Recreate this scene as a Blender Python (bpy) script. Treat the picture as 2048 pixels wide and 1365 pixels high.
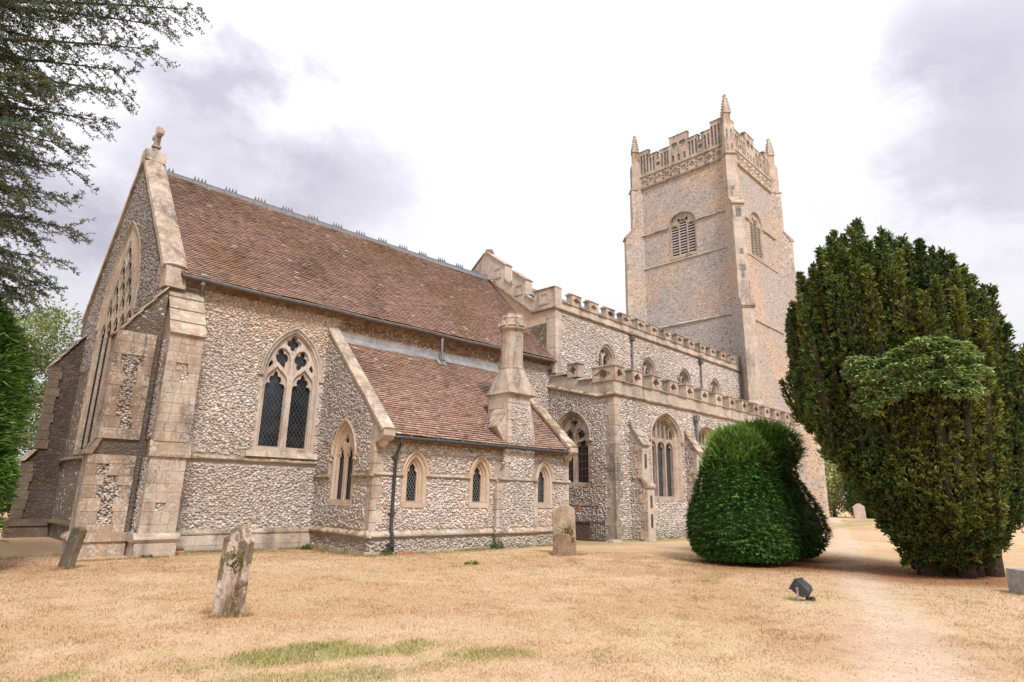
import bpy, math, random
import numpy as np
from mathutils import Vector, Matrix
from mathutils.geometry import tessellate_polygon

# ---------------------------------------------------------------- scene, camera, sky, sun, exposure
scene = bpy.context.scene
for o in list(bpy.data.objects):
    bpy.data.objects.remove(o)
COL = scene.collection
R = math.radians

EYE = 1.6
pitch, roll, yaw = R(14.25), R(1.235), R(42.30)
fw = Vector((math.sin(yaw) * math.cos(pitch), math.cos(yaw) * math.cos(pitch), math.sin(pitch)))
rt = Vector((math.cos(yaw), -math.sin(yaw), 0))
up = rt.cross(fw)
rt2 = rt * math.cos(roll) + up * math.sin(roll)
up2 = up * math.cos(roll) - rt * math.sin(roll)
cam_data = bpy.data.cameras.new('camera')
cam_data.sensor_width = 36.0
cam_data.lens = 1214.07 / 2048 * 36.0
cam_data.clip_end = 2000
cam_data.clip_start = 0.1
cam = bpy.data.objects.new('camera', cam_data)
COL.objects.link(cam)
cam.matrix_world = Matrix(((rt2.x, up2.x, -fw.x, 0), (rt2.y, up2.y, -fw.y, 0), (rt2.z, up2.z, -fw.z, EYE), (0, 0, 0, 1)))
scene.camera = cam

SUN_DIR = Vector((-0.30, -0.80, 1.05)).normalized()      # towards the veiled sun, high over the north side
sun_data = bpy.data.lights.new('sun', 'SUN')
sun_data.energy = 2.7
sun_data.angle = R(12)
sun_data.color = (1.0, 0.955, 0.915)
sun = bpy.data.objects.new('sun', sun_data)
COL.objects.link(sun)
sun.rotation_euler = SUN_DIR.to_track_quat('Z', 'Y').to_euler()

world = bpy.data.worlds.new('World')
scene.world = world
world.use_nodes = True
wn = world.node_tree
wn.nodes.clear()
def wnode(t, **k):
    n = wn.nodes.new(t)
    for a, v in k.items():
        setattr(n, a, v)
    return n
def wl(a, b): wn.links.new(a, b)
sky = wnode('ShaderNodeTexSky', sky_type='NISHITA')
sky.sun_disc = False
sky.sun_elevation = math.asin(SUN_DIR.z)
sky.sun_rotation = math.atan2(SUN_DIR.x, SUN_DIR.y)
skys = wnode('ShaderNodeVectorMath', operation='SCALE'); skys.inputs['Scale'].default_value = 0.10
wl(sky.outputs[0], skys.inputs[0])
tc = wnode('ShaderNodeTexCoord')
nrm = wnode('ShaderNodeVectorMath', operation='NORMALIZE'); wl(tc.outputs['Generated'], nrm.inputs[0])
sep = wnode('ShaderNodeSeparateXYZ'); wl(nrm.outputs[0], sep.inputs[0])
zz = wnode('ShaderNodeMath', operation='MAXIMUM'); wl(sep.outputs[2], zz.inputs[0]); zz.inputs[1].default_value = 0.0
za = wnode('ShaderNodeMath', operation='ADD'); wl(zz.outputs[0], za.inputs[0]); za.inputs[1].default_value = 0.28
dv = wnode('ShaderNodeVectorMath', operation='DIVIDE'); wl(nrm.outputs[0], dv.inputs[0])
cmb = wnode('ShaderNodeCombineXYZ')
for i in range(3): wl(za.outputs[0], cmb.inputs[i])
wl(cmb.outputs[0], dv.inputs[1])
flat = wnode('ShaderNodeVectorMath', operation='MULTIPLY'); wl(dv.outputs[0], flat.inputs[0]); flat.inputs[1].default_value = (1, 1, 0)
offs = wnode('ShaderNodeVectorMath', operation='ADD'); wl(flat.outputs[0], offs.inputs[0]); offs.inputs[1].default_value = (3.1, 7.4, 0)
n1 = wnode('ShaderNodeTexNoise'); wl(offs.outputs[0], n1.inputs['Vector'])
n1.inputs['Scale'].default_value = 1.7; n1.inputs['Detail'].default_value = 6; n1.inputs['Roughness'].default_value = 0.52
n2 = wnode('ShaderNodeTexNoise'); wl(offs.outputs[0], n2.inputs['Vector'])
n2.inputs['Scale'].default_value = 3.4; n2.inputs['Detail'].default_value = 7; n2.inputs['Roughness'].default_value = 0.58
# heavier cloud masses (directions in the sky)
val = n1.outputs['Fac']
MASSES = [((0.24, 0.865, 0.44), 0.24, 0.24), ((0.10, 0.885, 0.447), 0.22, 0.20), ((0.385, 0.80, 0.455), 0.17, 0.18), ((0.22, 0.73, 0.645), 0.17, 0.14), ((0.05, 0.72, 0.69), 0.20, 0.16), ((0.04, 0.95, 0.28), 0.2, 0.16), ((0.885, 0.06, 0.46), 0.22, 0.42), ((0.80, 0.10, 0.60), 0.14, 0.14), ((-0.80, -0.45, 0.40), 0.35, 0.35),
          ((0.15, -0.85, 0.50), 0.30, 0.3), ((-0.55, 0.50, 0.66), 0.25, 0.3)]
for d, rad, amt in MASSES:
    dd = Vector(d).normalized()
    s = wnode('ShaderNodeVectorMath', operation='DISTANCE'); wl(nrm.outputs[0], s.inputs[0]); s.inputs[1].default_value = dd
    m = wnode('ShaderNodeMapRange'); m.interpolation_type = 'SMOOTHERSTEP'
    w1 = wnode('ShaderNodeMath', operation='MULTIPLY_ADD'); wl(n2.outputs['Fac'], w1.inputs[0]); w1.inputs[1].default_value = -0.50; w1.inputs[2].default_value = 0.25
    w2 = wnode('ShaderNodeMath', operation='ADD'); wl(s.outputs['Value'], w2.inputs[0]); wl(w1.outputs[0], w2.inputs[1])
    wl(w2.outputs[0], m.inputs[0]); m.inputs[1].default_value = rad * 1.3; m.inputs[2].default_value = 0.0
    m.inputs[3].default_value = 0.0; m.inputs[4].default_value = amt
    a = wnode('ShaderNodeMath', operation='SUBTRACT'); wl(val, a.inputs[0]); wl(m.outputs[0], a.inputs[1])
    val = a.outputs[0]
rmp = wnode('ShaderNodeValToRGB'); wl(val, rmp.inputs[0])
el = rmp.color_ramp.elements
el[0].position = 0.08; el[0].color = (0.52, 0.50, 0.575, 1)
el[1].position = 0.64; el[1].color = (1.0, 0.985, 0.995, 1)
e = rmp.color_ramp.elements.new(0.22); e.color = (0.66, 0.645, 0.71, 1)
e = rmp.color_ramp.elements.new(0.34); e.color = (0.83, 0.815, 0.865, 1)
e = rmp.color_ramp.elements.new(0.47); e.color = (0.90, 0.89, 0.925, 1)
mixw = wnode('ShaderNodeMix', data_type='RGBA'); mixw.inputs[0].default_value = 0.93
wl(skys.outputs[0], mixw.inputs[6]); wl(rmp.outputs[0], mixw.inputs[7])
grad = wnode('ShaderNodeMath', operation='MULTIPLY_ADD'); wl(zz.outputs[0], grad.inputs[0]); grad.inputs[1].default_value = 0.72; grad.inputs[2].default_value = 0.55   # overcast: brighter overhead
bg = wnode('ShaderNodeBackground'); wl(grad.outputs[0], bg.inputs[1])
wl(mixw.outputs[2], bg.inputs[0])
out = wnode('ShaderNodeOutputWorld'); wl(bg.outputs[0], out.inputs[0])

scene.view_settings.view_transform = 'Standard'
scene.view_settings.look = 'None'
scene.view_settings.gamma = 1.0
scene.view_settings.exposure = 0.56
scene.view_settings.use_curve_mapping = False
scene.render.engine = 'CYCLES'
scene.cycles.max_bounces = 5
scene.cycles.diffuse_bounces = 3
scene.cycles.glossy_bounces = 2
scene.cycles.transmission_bounces = 2
scene.cycles.transparent_max_bounces = 4
scene.cycles.use_denoising = True

# ---------------------------------------------------------------- helpers
rng = np.random.default_rng(7)
WLOC = {}                                     # world location of every parent

class Frame:
    """wall frame: u along the wall, w outward, z up"""
    def __init__(s, o, u, n, z=(0, 0, 1.0)):
        s.o = np.array(o, float); s.u = np.array(u, float); s.n = np.array(n, float); s.z = np.array(z, float)
    def P(s, u, w, z):
        return s.o + s.u * u + s.n * w + s.z * z
    def PA(s, a):
        a = np.asarray(a, float)
        return s.o + a[:, 0:1] * s.u + a[:, 1:2] * s.n + a[:, 2:3] * s.z
WORLD = Frame((0, 0, 0), (1, 0, 0), (0, 1, 0))

def link(o, parent=None, label=None, category=None, group=None, kind=None):
    COL.objects.link(o)
    if parent is not None:
        o.parent = parent
        o.matrix_parent_inverse = Matrix.Translation(-WLOC[parent.name])
    WLOC[o.name] = Vector((0, 0, 0))
    if label: o['label'] = label
    if category: o['category'] = category
    if group: o['group'] = group
    if kind: o['kind'] = kind
    return o

def thing(name, label, category, loc=(0, 0, 0), group=None):
    o = bpy.data.objects.new(name, None)
    o.empty_display_size = 0.2
    link(o, None, label, category, group)
    o.location = loc
    WLOC[o.name] = Vector(loc)
    return o

def mesh_np(name, V, F, tint=None, mat=None, smooth=False):
    """V (n,3), F (m,k) with constant k"""
    V = np.ascontiguousarray(V, dtype=np.float32); F = np.ascontiguousarray(F, dtype=np.int32)
    me = bpy.data.meshes.new(name)
    k = F.shape[1]
    me.vertices.add(len(V)); me.vertices.foreach_set('co', V.ravel())
    me.loops.add(F.size); me.loops.foreach_set('vertex_index', F.ravel())
    me.polygons.add(len(F))
    me.polygons.foreach_set('loop_start', np.arange(0, F.size, k, dtype=np.int32))
    try: me.polygons.foreach_set('loop_total', np.full(len(F), k, dtype=np.int32))
    except Exception: pass
    if smooth: me.polygons.foreach_set('use_smooth', np.ones(len(F), dtype=bool))
    me.update(calc_edges=True)
    if tint is not None:
        at = me.attributes.new('tint', 'FLOAT_COLOR', 'POINT')
        c = np.ones((len(V), 4), dtype=np.float32); c[:, :3] = tint
        at.data.foreach_set('color', c.ravel())
    if mat: me.materials.append(mat)
    return me

class MB:
    def __init__(s): s.v = []; s.f = []
    def add(s, vs, fs):
        b = len(s.v); s.v.extend([tuple(map(float, p)) for p in vs]); s.f.extend([tuple(b + i for i in f) for f in fs]); return s
    def box(s, fr, u0, u1, w0, w1, z0, z1):
        vs = [fr.P(u, w, z) for z in (z0, z1) for w in (w0, w1) for u in (u0, u1)]
        return s.add(vs, [(0, 1, 3, 2), (4, 6, 7, 5), (0, 4, 5, 1), (2, 3, 7, 6), (0, 2, 6, 4), (1, 5, 7, 3)])
    def block(s, fr, u0, u1, w0, w1, z0, z1, c=0.012):
        """box whose outer (w1) face has worn, chamfered edges"""
        c = min(c, (u1 - u0) * .3, (z1 - z0) * .3)
        vs = [fr.P(*p) for p in [(u0, w0, z0), (u1, w0, z0), (u1, w0, z1), (u0, w0, z1),
              (u0, w1 - c, z0), (u1, w1 - c, z0), (u1, w1 - c, z1), (u0, w1 - c, z1),
              (u0 + c, w1, z0 + c), (u1 - c, w1, z0 + c), (u1 - c, w1, z1 - c), (u0 + c, w1, z1 - c)]]
        fs = [(3, 2, 1, 0), (8, 9, 10, 11)]
        for i in range(4):
            j = (i + 1) % 4
            fs += [(i, j, 4 + j, 4 + i), (4 + i, 4 + j, 8 + j, 8 + i)]
        return s.add(vs, fs)
    def prism(s, fr, pts, w0, w1):
        n = len(pts)
        vs = [fr.P(u, w1, z) for u, z in pts] + [fr.P(u, w0, z) for u, z in pts]
        fs = [tuple(range(n)), tuple(range(2 * n - 1, n - 1, -1))]
        fs += [(i, (i + 1) % n, n + (i + 1) % n, n + i) for i in range(n)]
        return s.add(vs, fs)
    def plate(s, fr, outer, holes, wf, wb, back=True, rim=True):
        loops = [outer] + list(holes)
        flat = [p for l in loops for p in l]
        tris = tessellate_polygon([[Vector((p[0], p[1], 0)) for p in l] for l in loops])
        N = len(flat)
        vs = [fr.P(u, wf, z) for u, z in flat] + [fr.P(u, wb, z) for u, z in flat]
        fs = [tuple(t) for t in tris]
        if back: fs += [tuple(N + i for i in reversed(t)) for t in tris]
        b = 0
        for k, l in enumerate(loops):
            n = len(l)
            if k > 0 or rim:
                fs += [(b + i, b + (i + 1) % n, N + b + (i + 1) % n, N + b + i) for i in range(n)]
            b += n
        return s.add(vs, fs)
    def extr(s, fr, prof, u0, u1):
        """profile (w,z) polygon run along u"""
        n = len(prof)
        vs = [fr.P(u0, w, z) for w, z in prof] + [fr.P(u1, w, z) for w, z in prof]
        fs = [tuple(range(n)), tuple(range(2 * n - 1, n - 1, -1))] + [(i, (i + 1) % n, n + (i + 1) % n, n + i) for i in range(n)]
        return s.add(vs, fs)
    def sweep(s, fr, lines, closed=False):
        """lines: list of polylines [(u,w,z)...] of the same length, lofted"""
        m = len(lines[0]); b = len(s.v)
        for l in lines: s.v.extend([tuple(map(float, fr.P(*p))) for p in l])
        for k in range(len(lines) - 1):
            for i in range(m - (0 if closed else 1)):
                j = (i + 1) % m
                s.f.append((b + k * m + i, b + k * m + j, b + (k + 1) * m + j, b + (k + 1) * m + i))
        return s
    def tube(s, pts, rad, n=8, cap=True):
        pts = [np.array(p, float) for p in pts]
        rad = rad if hasattr(rad, '__len__') else [rad] * len(pts)
        b = len(s.v)
        for i, p in enumerate(pts):
            d = pts[min(i + 1, len(pts) - 1)] - pts[max(i - 1, 0)]
            d = d / (np.linalg.norm(d) + 1e-9)
            a = np.cross(d, (0, 0, 1.0)) if abs(d[2]) < .95 else np.cross(d, (1.0, 0, 0))
            a /= np.linalg.norm(a); c = np.cross(d, a)
            for k in range(n):
                t = 2 * math.pi * k / n
                s.v.append(tuple(p + rad[i] * (math.cos(t) * a + math.sin(t) * c)))
        for i in range(len(pts) - 1):
            for k in range(n):
                j = (k + 1) % n
                s.f.append((b + i * n + k, b + i * n + j, b + (i + 1) * n + j, b + (i + 1) * n + k))
        if cap:
            s.f.append(tuple(b + k for k in reversed(range(n)))); e = b + (len(pts) - 1) * n
            s.f.append(tuple(e + k for k in range(n)))
        return s
    def lathe(s, c, prof, n=12, rot=0.0):
        b = len(s.v); m = len(prof)
        for r, z in prof:
            for k in range(n):
                t = 2 * math.pi * k / n + rot
                s.v.append((c[0] + r * math.cos(t), c[1] + r * math.sin(t), c[2] + z))
        for i in range(m - 1):
            for k in range(n):
                j = (k + 1) % n
                s.f.append((b + i * n + k, b + i * n + j, b + (i + 1) * n + j, b + (i + 1) * n + k))
        s.f.append(tuple(b + k for k in reversed(range(n)))); e = b + (m - 1) * n
        s.f.append(tuple(e + k for k in range(n)))
        return s
    def mesh(s, name, mat, smooth=False):
        me = bpy.data.meshes.new(name); me.from_pydata(s.v, [], s.f); me.update()
        if mat: me.materials.append(mat)
        if smooth:
            me.polygons.foreach_set('use_smooth', np.ones(len(me.polygons), dtype=bool))
        return me
    def build(s, name, mat, parent=None, smooth=False, **k):
        o = bpy.data.objects.new(name, s.mesh(name, mat, smooth))
        return link(o, parent, **k)

def obj(name, me, parent=None, mat4=None, **k):
    o = bpy.data.objects.new(name, me)
    if mat4 is not None: o.matrix_basis = mat4
    return link(o, parent, **k)

def vnoise(x, y, seed=0, z=None):
    """smooth value noise in numpy, about -1..1"""
    x = np.asarray(x, float); y = np.asarray(y, float)
    xi = np.floor(x).astype(np.int64); yi = np.floor(y).astype(np.int64)
    fx = x - xi; fy = y - yi
    fx = fx * fx * (3 - 2 * fx); fy = fy * fy * (3 - 2 * fy)
    def h(a, b):
        n = (a * 374761393 + b * 668265263 + seed * 974711) & 0x7fffffff
        n = (n ^ (n >> 13)) * 1274126177 & 0x7fffffff
        n = n ^ (n >> 16)
        return (n & 0xffff) / 32767.5 - 1
    return (h(xi, yi) * (1 - fx) + h(xi + 1, yi) * fx) * (1 - fy) + (h(xi, yi + 1) * (1 - fx) + h(xi + 1, yi + 1) * fx) * fy
def fbm(x, y, seed=0, o=4):
    r = 0; a = 1; t = 0
    for i in range(o):
        r = r + a * vnoise(np.asarray(x) * 2 ** i, np.asarray(y) * 2 ** i, seed + i * 17); t += a; a *= .55
    return r / t
def sstep(a, b, x):
    t = np.clip((np.asarray(x, float) - a) / (b - a), 0, 1); return t * t * (3 - 2 * t)
def inpoly(u, z, poly):
    u = np.asarray(u); z = np.asarray(z); c = np.zeros(u.shape, bool); n = len(poly)
    for i in range(n):
        (x1, y1), (x2, y2) = poly[i], poly[(i + 1) % n]
        if y1 == y2: continue
        k = ((y1 > z) != (y2 > z)) & (u < (x2 - x1) * (z - y1) / (y2 - y1) + x1)
        c ^= k
    return c

# ---------------------------------------------------------------- materials
class NT:
    def __init__(s, name):
        s.m = bpy.data.materials.new(name); s.m.use_nodes = True; s.t = s.m.node_tree; s.t.nodes.clear()
        s.out = s.t.nodes.new('ShaderNodeOutputMaterial'); s.b = s.t.nodes.new('ShaderNodeBsdfPrincipled')
        s.l(s.b.outputs[0], s.out.inputs[0]); s.b.inputs['Roughness'].default_value = .9
        s.b.inputs['Specular IOR Level'].default_value = .25
        s._pos = None
    def l(s, a, b): s.t.links.new(a, b)
    def n(s, t, **k):
        x = s.t.nodes.new(t)
        for a, v in k.items(): setattr(x, a, v)
        return x
    def setin(s, sock, v):
        if hasattr(v, 'is_linked') or isinstance(v, bpy.types.NodeSocket): s.l(v, sock)
        elif isinstance(v, (tuple, list)) and len(v) == 3 and sock.type == 'RGBA': sock.default_value = (*v, 1)
        else: sock.default_value = v
    def pos(s, scale=(1, 1, 1)):
        if s._pos is None: s._pos = s.n('ShaderNodeNewGeometry')
        if scale == (1, 1, 1): return s._pos.outputs['Position']
        m = s.n('ShaderNodeVectorMath', operation='MULTIPLY'); s.l(s._pos.outputs['Position'], m.inputs[0]); m.inputs[1].default_value = scale
        return m.outputs[0]
    def nz(s):
        if s._pos is None: s.pos()
        q = s.n('ShaderNodeSeparateXYZ'); s.l(s._pos.outputs['Normal'], q.inputs[0]); return q.outputs[2]
    def noise(s, sc, det=4, rough=.55, vec=None, dist=0):
        x = s.n('ShaderNodeTexNoise'); s.l(vec or s.pos(), x.inputs['Vector'])
        x.inputs['Scale'].default_value = sc; x.inputs['Detail'].default_value = det; x.inputs['Roughness'].default_value = rough; x.inputs['Distortion'].default_value = dist
        return x.outputs['Fac']
    def voro(s, sc, vec=None, feature='F1', rnd=1):
        x = s.n('ShaderNodeTexVoronoi', feature=feature); s.l(vec or s.pos(), x.inputs['Vector'])
        x.inputs['Scale'].default_value = sc; x.inputs['Randomness'].default_value = rnd
        return x
    def ramp(s, fac, stops):
        x = s.n('ShaderNodeValToRGB'); s.l(fac, x.inputs[0]); els = x.color_ramp.elements
        while len(els) < len(stops): els.new(.5)
        for e, (p, c) in zip(els, stops):
            e.position = p; e.color = (*c, 1) if hasattr(c, '__len__') else (c, c, c, 1)
        return x.outputs[0]
    def mix(s, fac, a, b, mode='MIX'):
        x = s.n('ShaderNodeMix', data_type='RGBA', blend_type=mode)
        s.setin(x.inputs[0], fac); s.setin(x.inputs[6], a); s.setin(x.inputs[7], b); return x.outputs[2]
    def math(s, op, a, b=0.0, clamp=False):
        x = s.n('ShaderNodeMath', operation=op); x.use_clamp = clamp
        s.setin(x.inputs[0], a); s.setin(x.inputs[1], b); return x.outputs[0]
    def thr(s, v, a, b):
        x = s.n('ShaderNodeMapRange'); x.interpolation_type = 'SMOOTHSTEP'; s.l(v, x.inputs[0]); x.inputs[1].default_value = a; x.inputs[2].default_value = b; return x.outputs[0]
    def attr(s, name='tint'):
        x = s.n('ShaderNodeAttribute'); x.attribute_name = name; return x.outputs['Color']
    def rand(s): return s.n('ShaderNodeObjectInfo').outputs['Random']
    def bump(s, h, st=.4, d=.02):
        x = s.n('ShaderNodeBump'); x.inputs['Strength'].default_value = st; x.inputs['Distance'].default_value = d
        s.l(h, x.inputs['Height']); s.l(x.outputs[0], s.b.inputs['Normal'])
    def col(s, c): s.setin(s.b.inputs['Base Color'], c); return s
    def rough(s, v): s.setin(s.b.inputs['Roughness'], v); return s

def stone_mat(name, c1, c2, lichen=.5, grime=.5, moss=.6, rnd=.11, bump=.5):
    t = NT(name)
    big = t.noise(.9, 5); mid = t.noise(5, 5, .6); fine = t.noise(38, 4, .7)
    c = t.mix(t.thr(big, .35, .65), c1, c2)
    c = t.mix(t.math('MULTIPLY', t.thr(mid, .45, .75), .45), c, tuple(x * 1.25 for x in c1))
    # weathering: grey-brown washes, white lichen rosettes, brown stains
    st = t.noise(1.6, 5, .6, vec=t.pos((1, 1, .22)), dist=.6)
    c = t.mix(t.math('MULTIPLY', t.thr(st, .46, .68), grime), c, (.16, .125, .10))
    rs = t.noise(2.3, 4, .6, vec=t.pos((1, 1, .5)))
    c = t.mix(t.math('MULTIPLY', t.thr(rs, .56, .72), grime * .7), c, (.30, .16, .09))
    vo = t.voro(15); sp = t.math('SUBTRACT', t.noise(3.5, 3), t.math('MULTIPLY', vo.outputs['Distance'], .55))
    c = t.mix(t.math('MULTIPLY', t.thr(sp, .26, .33), lichen), c, (.66, .62, .56))
    ms = t.math('MULTIPLY', t.thr(t.nz(), .18, .5), t.thr(t.noise(3.4, 5, .68), .44, .56))
    c = t.mix(t.math('MULTIPLY', ms, moss), c, (.12, .085, .03))
    c = t.mix(.55, c, t.ramp(fine, [(.25, .55), (.75, 1.25)]), 'MULTIPLY')
    r = t.ramp(t.rand(), [(0, 1 - rnd), (1, 1 + rnd)])
    c = t.mix(1, c, r, 'MULTIPLY')
    t.col(c).rough(.92)
    h = t.math('ADD', t.math('MULTIPLY', mid, .6), t.math('MULTIPLY', fine, .5))
    t.bump(h, bump, .03)
    return t.m

M = {}
M['stone'] = stone_mat('weathered_limestone', (.48, .385, .31), (.39, .295, .225), .30, .85, .35)
M['stone_pale'] = stone_mat('pale_limestone', (.52, .43, .36), (.44, .355, .285), .25, .65, .4)
M['stone_ochre'] = stone_mat('ochre_limestone', (.52, .37, .25), (.50, .40, .32), .2, .25, .6)
M['stone_umber'] = stone_mat('umber_tracery_stone', (.30, .225, .165), (.37, .285, .215), .3, .6, .5)
M['stone_dark'] = stone_mat('stained_shaded_limestone', (.11, .075, .05), (.15, .11, .08), .08, .8, .7)  # near-black tone holds the corner's shade as well as staining
M['stone_brown'] = stone_mat('brown_stained_ashlar', (.40, .285, .20), (.47, .36, .275), .5, .75, .6, .16)

M['mossy'] = stone_mat('mossy_coping_stone', (.42, .325, .245), (.34, .25, .175), .35, .6, .95)

def flint_mat():
    t = NT('knapped_flint')
    c = t.mix(.5, t.attr(), t.ramp(t.noise(26, 3, .6), [(.3, .62), (.7, 1.25)]), 'MULTIPLY')
    hi = t.thr(t.noise(1.1, 4, .6), .46, .66)
    c = t.mix(t.math('MULTIPLY', hi, .14), c, t.mix(1, c, (1.12, .84, .58), 'MULTIPLY'))
    t.col(c).rough(.62); t.b.inputs['Specular IOR Level'].default_value = .35
    t.bump(t.noise(40, 3), .35, .01)
    return t.m
M['flint'] = flint_mat()

def mortar_mat():
    t = NT('lime_mortar')
    c = t.mix(t.noise(7, 5, .6), (.30, .245, .20), (.43, .36, .30))
    c = t.mix(t.math('MULTIPLY', t.thr(t.noise(1.2, 4), .5, .7), .4), c, (.33, .22, .13))
    t.col(c).rough(.95); t.bump(t.noise(60, 4, .7), .5, .02)
    return t.m
M['mortar'] = mortar_mat()

def rubble_mat(name, sc, warm, cool, patch=.35, white=.3, stretch=1.6, seed=0.0):
    """flintwork too far away to tell the stones apart"""
    t = NT(name)
    v = t.pos((1, 1, stretch))
    jit = t.n('ShaderNodeTexNoise'); t.l(v, jit.inputs['Vector']); jit.inputs['Scale'].default_value = sc * .8
    ad = t.n('ShaderNodeVectorMath', operation='MULTIPLY_ADD'); t.l(jit.outputs['Color'], ad.inputs[0]); ad.inputs[1].default_value = (.10, .10, .10); t.l(v, ad.inputs[2])
    vo = t.voro(sc, ad.outputs[0]); ed = t.voro(sc, ad.outputs[0], 'DISTANCE_TO_EDGE')
    sepc = t.n('ShaderNodeSeparateXYZ'); t.l(vo.outputs['Color'], sepc.inputs[0])
    pt = t.thr(t.noise(patch, 5, .6, dist=.4), .40, .60)
    base = t.mix(pt, cool, warm)
    cell = t.ramp(sepc.outputs[0], [(0, .66), (.35, .94), (.72, 1.06), (1, 1.35)])
    c = t.mix(.85, base, cell, 'MULTIPLY')
    c = t.mix(t.thr(sepc.outputs[1], 1 - .10 * white * 3, 1), c, (.70, .65, .60))
    c = t.mix(t.thr(sepc.outputs[2], .93, .97), c, (.13, .12, .13))
    dk = t.thr(ed.outputs['Distance'], .10, .02)
    c = t.mix(t.math('MULTIPLY', dk, .42), c, tuple(x * .62 for x in warm))
    c = t.mix(.5, c, t.ramp(t.noise(1.7, 6, .65), [(.3, .78), (.7, 1.16)]), 'MULTIPLY')
    t.col(c).rough(.9)
    t.bump(t.math('MINIMUM', ed.outputs['Distance'], .25), .9, .08)
    return t.m
M['rubble'] = rubble_mat('flint_rubble_wall', 9, (.47, .35, .25), (.43, .35, .29))
M['rubble_tower'] = rubble_mat('tower_flint_rubble', 10.5, (.59, .435, .325), (.48, .415, .38), .15, .25, 1.7)
M['rubble_dark'] = rubble_mat('stained_shaded_flint_rubble', 10, (.085, .062, .042), (.12, .092, .068), .6, .02, 1.4)  # staining plus shade from cedar and hedge, put into the colour
M['rubble_gable'] = rubble_mat('gable_flint_rubble', 11, (.17, .13, .095), (.18, .145, .112), .5, .3, 1.3)  # lowered base colour stands in for cedar shade on the east gable

def tile_mat():
    t = NT('clay_roof_tile')
    c = t.attr()
    c = t.mix(.6, c, t.ramp(t.noise(30, 4, .65), [(.3, .7), (.7, 1.25)]), 'MULTIPLY')
    li = t.thr(t.noise(2.1, 6, .68, dist=.5), .57, .70)
    c = t.mix(t.math('MULTIPLY', li, .55), c, (.27, .155, .055))
    wh = t.thr(t.noise(9, 5, .7), .66, .72)
    c = t.mix(t.math('MULTIPLY', wh, .55), c, (.52, .44, .37))
    t.col(c).rough(.88); t.bump(t.noise(55, 4, .7), .4, .008)
    return t.m
M['tile'] = tile_mat()

def simple(name, c1, c2=None, sc=8, rough=.7, metal=0, bump=.15, spec=.3):
    t = NT(name)
    c2 = c2 or tuple(x * .75 for x in c1)
    t.col(t.mix(t.thr(t.noise(sc, 5, .62), .35, .65), c1, c2)).rough(rough)
    t.b.inputs['Metallic'].default_value = metal; t.b.inputs['Specular IOR Level'].default_value = spec
    t.bump(t.noise(sc * 5, 4), bump, .01)
    return t.m
M['lead'] = simple('weathered_lead', (.155, .155, .163), (.115, .115, .12), 6, .7)
M['lead_pale'] = simple('pale_lead_flashing', (.29, .275, .27), (.19, .188, .195), 3, .6)
M['iron'] = simple('black_painted_iron', (.030, .032, .036), (.05, .045, .042), 14, .5, 0, .2, .5)
M['iron_grey'] = simple('grey_painted_iron', (.20, .19, .19), (.13, .11, .10), 9, .55)
M['gutter'] = simple('brown_painted_gutter', (.085, .066, .055), (.12, .10, .085), 7, .5)
M['soffit'] = simple('stained_shaded_eaves_mortar', (.13, .075, .04), (.26, .17, .10), 5, .95, 0, .5)  # shadow under the eaves mixed into the stained mortar colour
M['came'] = simple('lead_came', (.12, .125, .13), (.085, .09, .095), 20, .5)
M['came_pale'] = simple('weathered_lead_came', (.28, .29, .285), (.20, .21, .21), 20, .5)
M['slate'] = simple('dark_louvre_board', (.06, .055, .055), (.10, .09, .085), 12, .8)
M['louvre'] = simple('weathered_louvre_board', (.44, .37, .32), (.36, .30, .26), 10, .85)
M['void'] = simple('dark_interior', (.012, .012, .014), (.016, .016, .016), 5, .9)
M['plaster'] = simple('buff_lime_render', (.56, .42, .32), (.48, .36, .28), 2.5, .95, 0, .25)
M['wood'] = simple('weathered_oak', (.15, .10, .08), (.08, .055, .045), 16, .9, 0, .5)
M['concrete'] = simple('lichened_concrete', (.36, .34, .31), (.26, .25, .23), 11, .95, 0, .4)
M['brick'] = simple('orange_clay_brick', (.40, .20, .11), (.28, .15, .09), 12, .95, 0, .4)
M['bark'] = simple('brown_bark', (.10, .065, .045), (.055, .038, .028), 14, .95, 0, .9)
M['bark_grey'] = simple('grey_bark', (.11, .095, .08), (.06, .05, .042), 14, .95, 0, .9)
M['floodlight'] = simple('black_floodlight_paint', (.030, .032, .038), (.055, .057, .065), 18, .45, 0, .1, .5)
M['bolt'] = simple('galvanised_steel', (.42, .40, .38), (.34, .31, .29), 20, .45, .4)

def glass_mat():
    t = NT('dark_leaded_glass')
    c = t.mix(t.thr(t.noise(3, 3), .45, .7), (.006, .008, .011), (.020, .026, .032))
    t.col(c).rough(.12); t.b.inputs['Specular IOR Level'].default_value = .5
    t.bump(t.noise(7, 2), .25, .02)
    return t.m
M['glass'] = glass_mat()
def glass_red():
    t = NT('russet_stained_glass')
    t.col(t.mix(t.thr(t.noise(6, 2), .45, .6), (.055, .022, .018), (.02, .015, .02))).rough(.2); t.b.inputs['Specular IOR Level'].default_value = .5
    return t.m
M['glass_red'] = glass_red()

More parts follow.
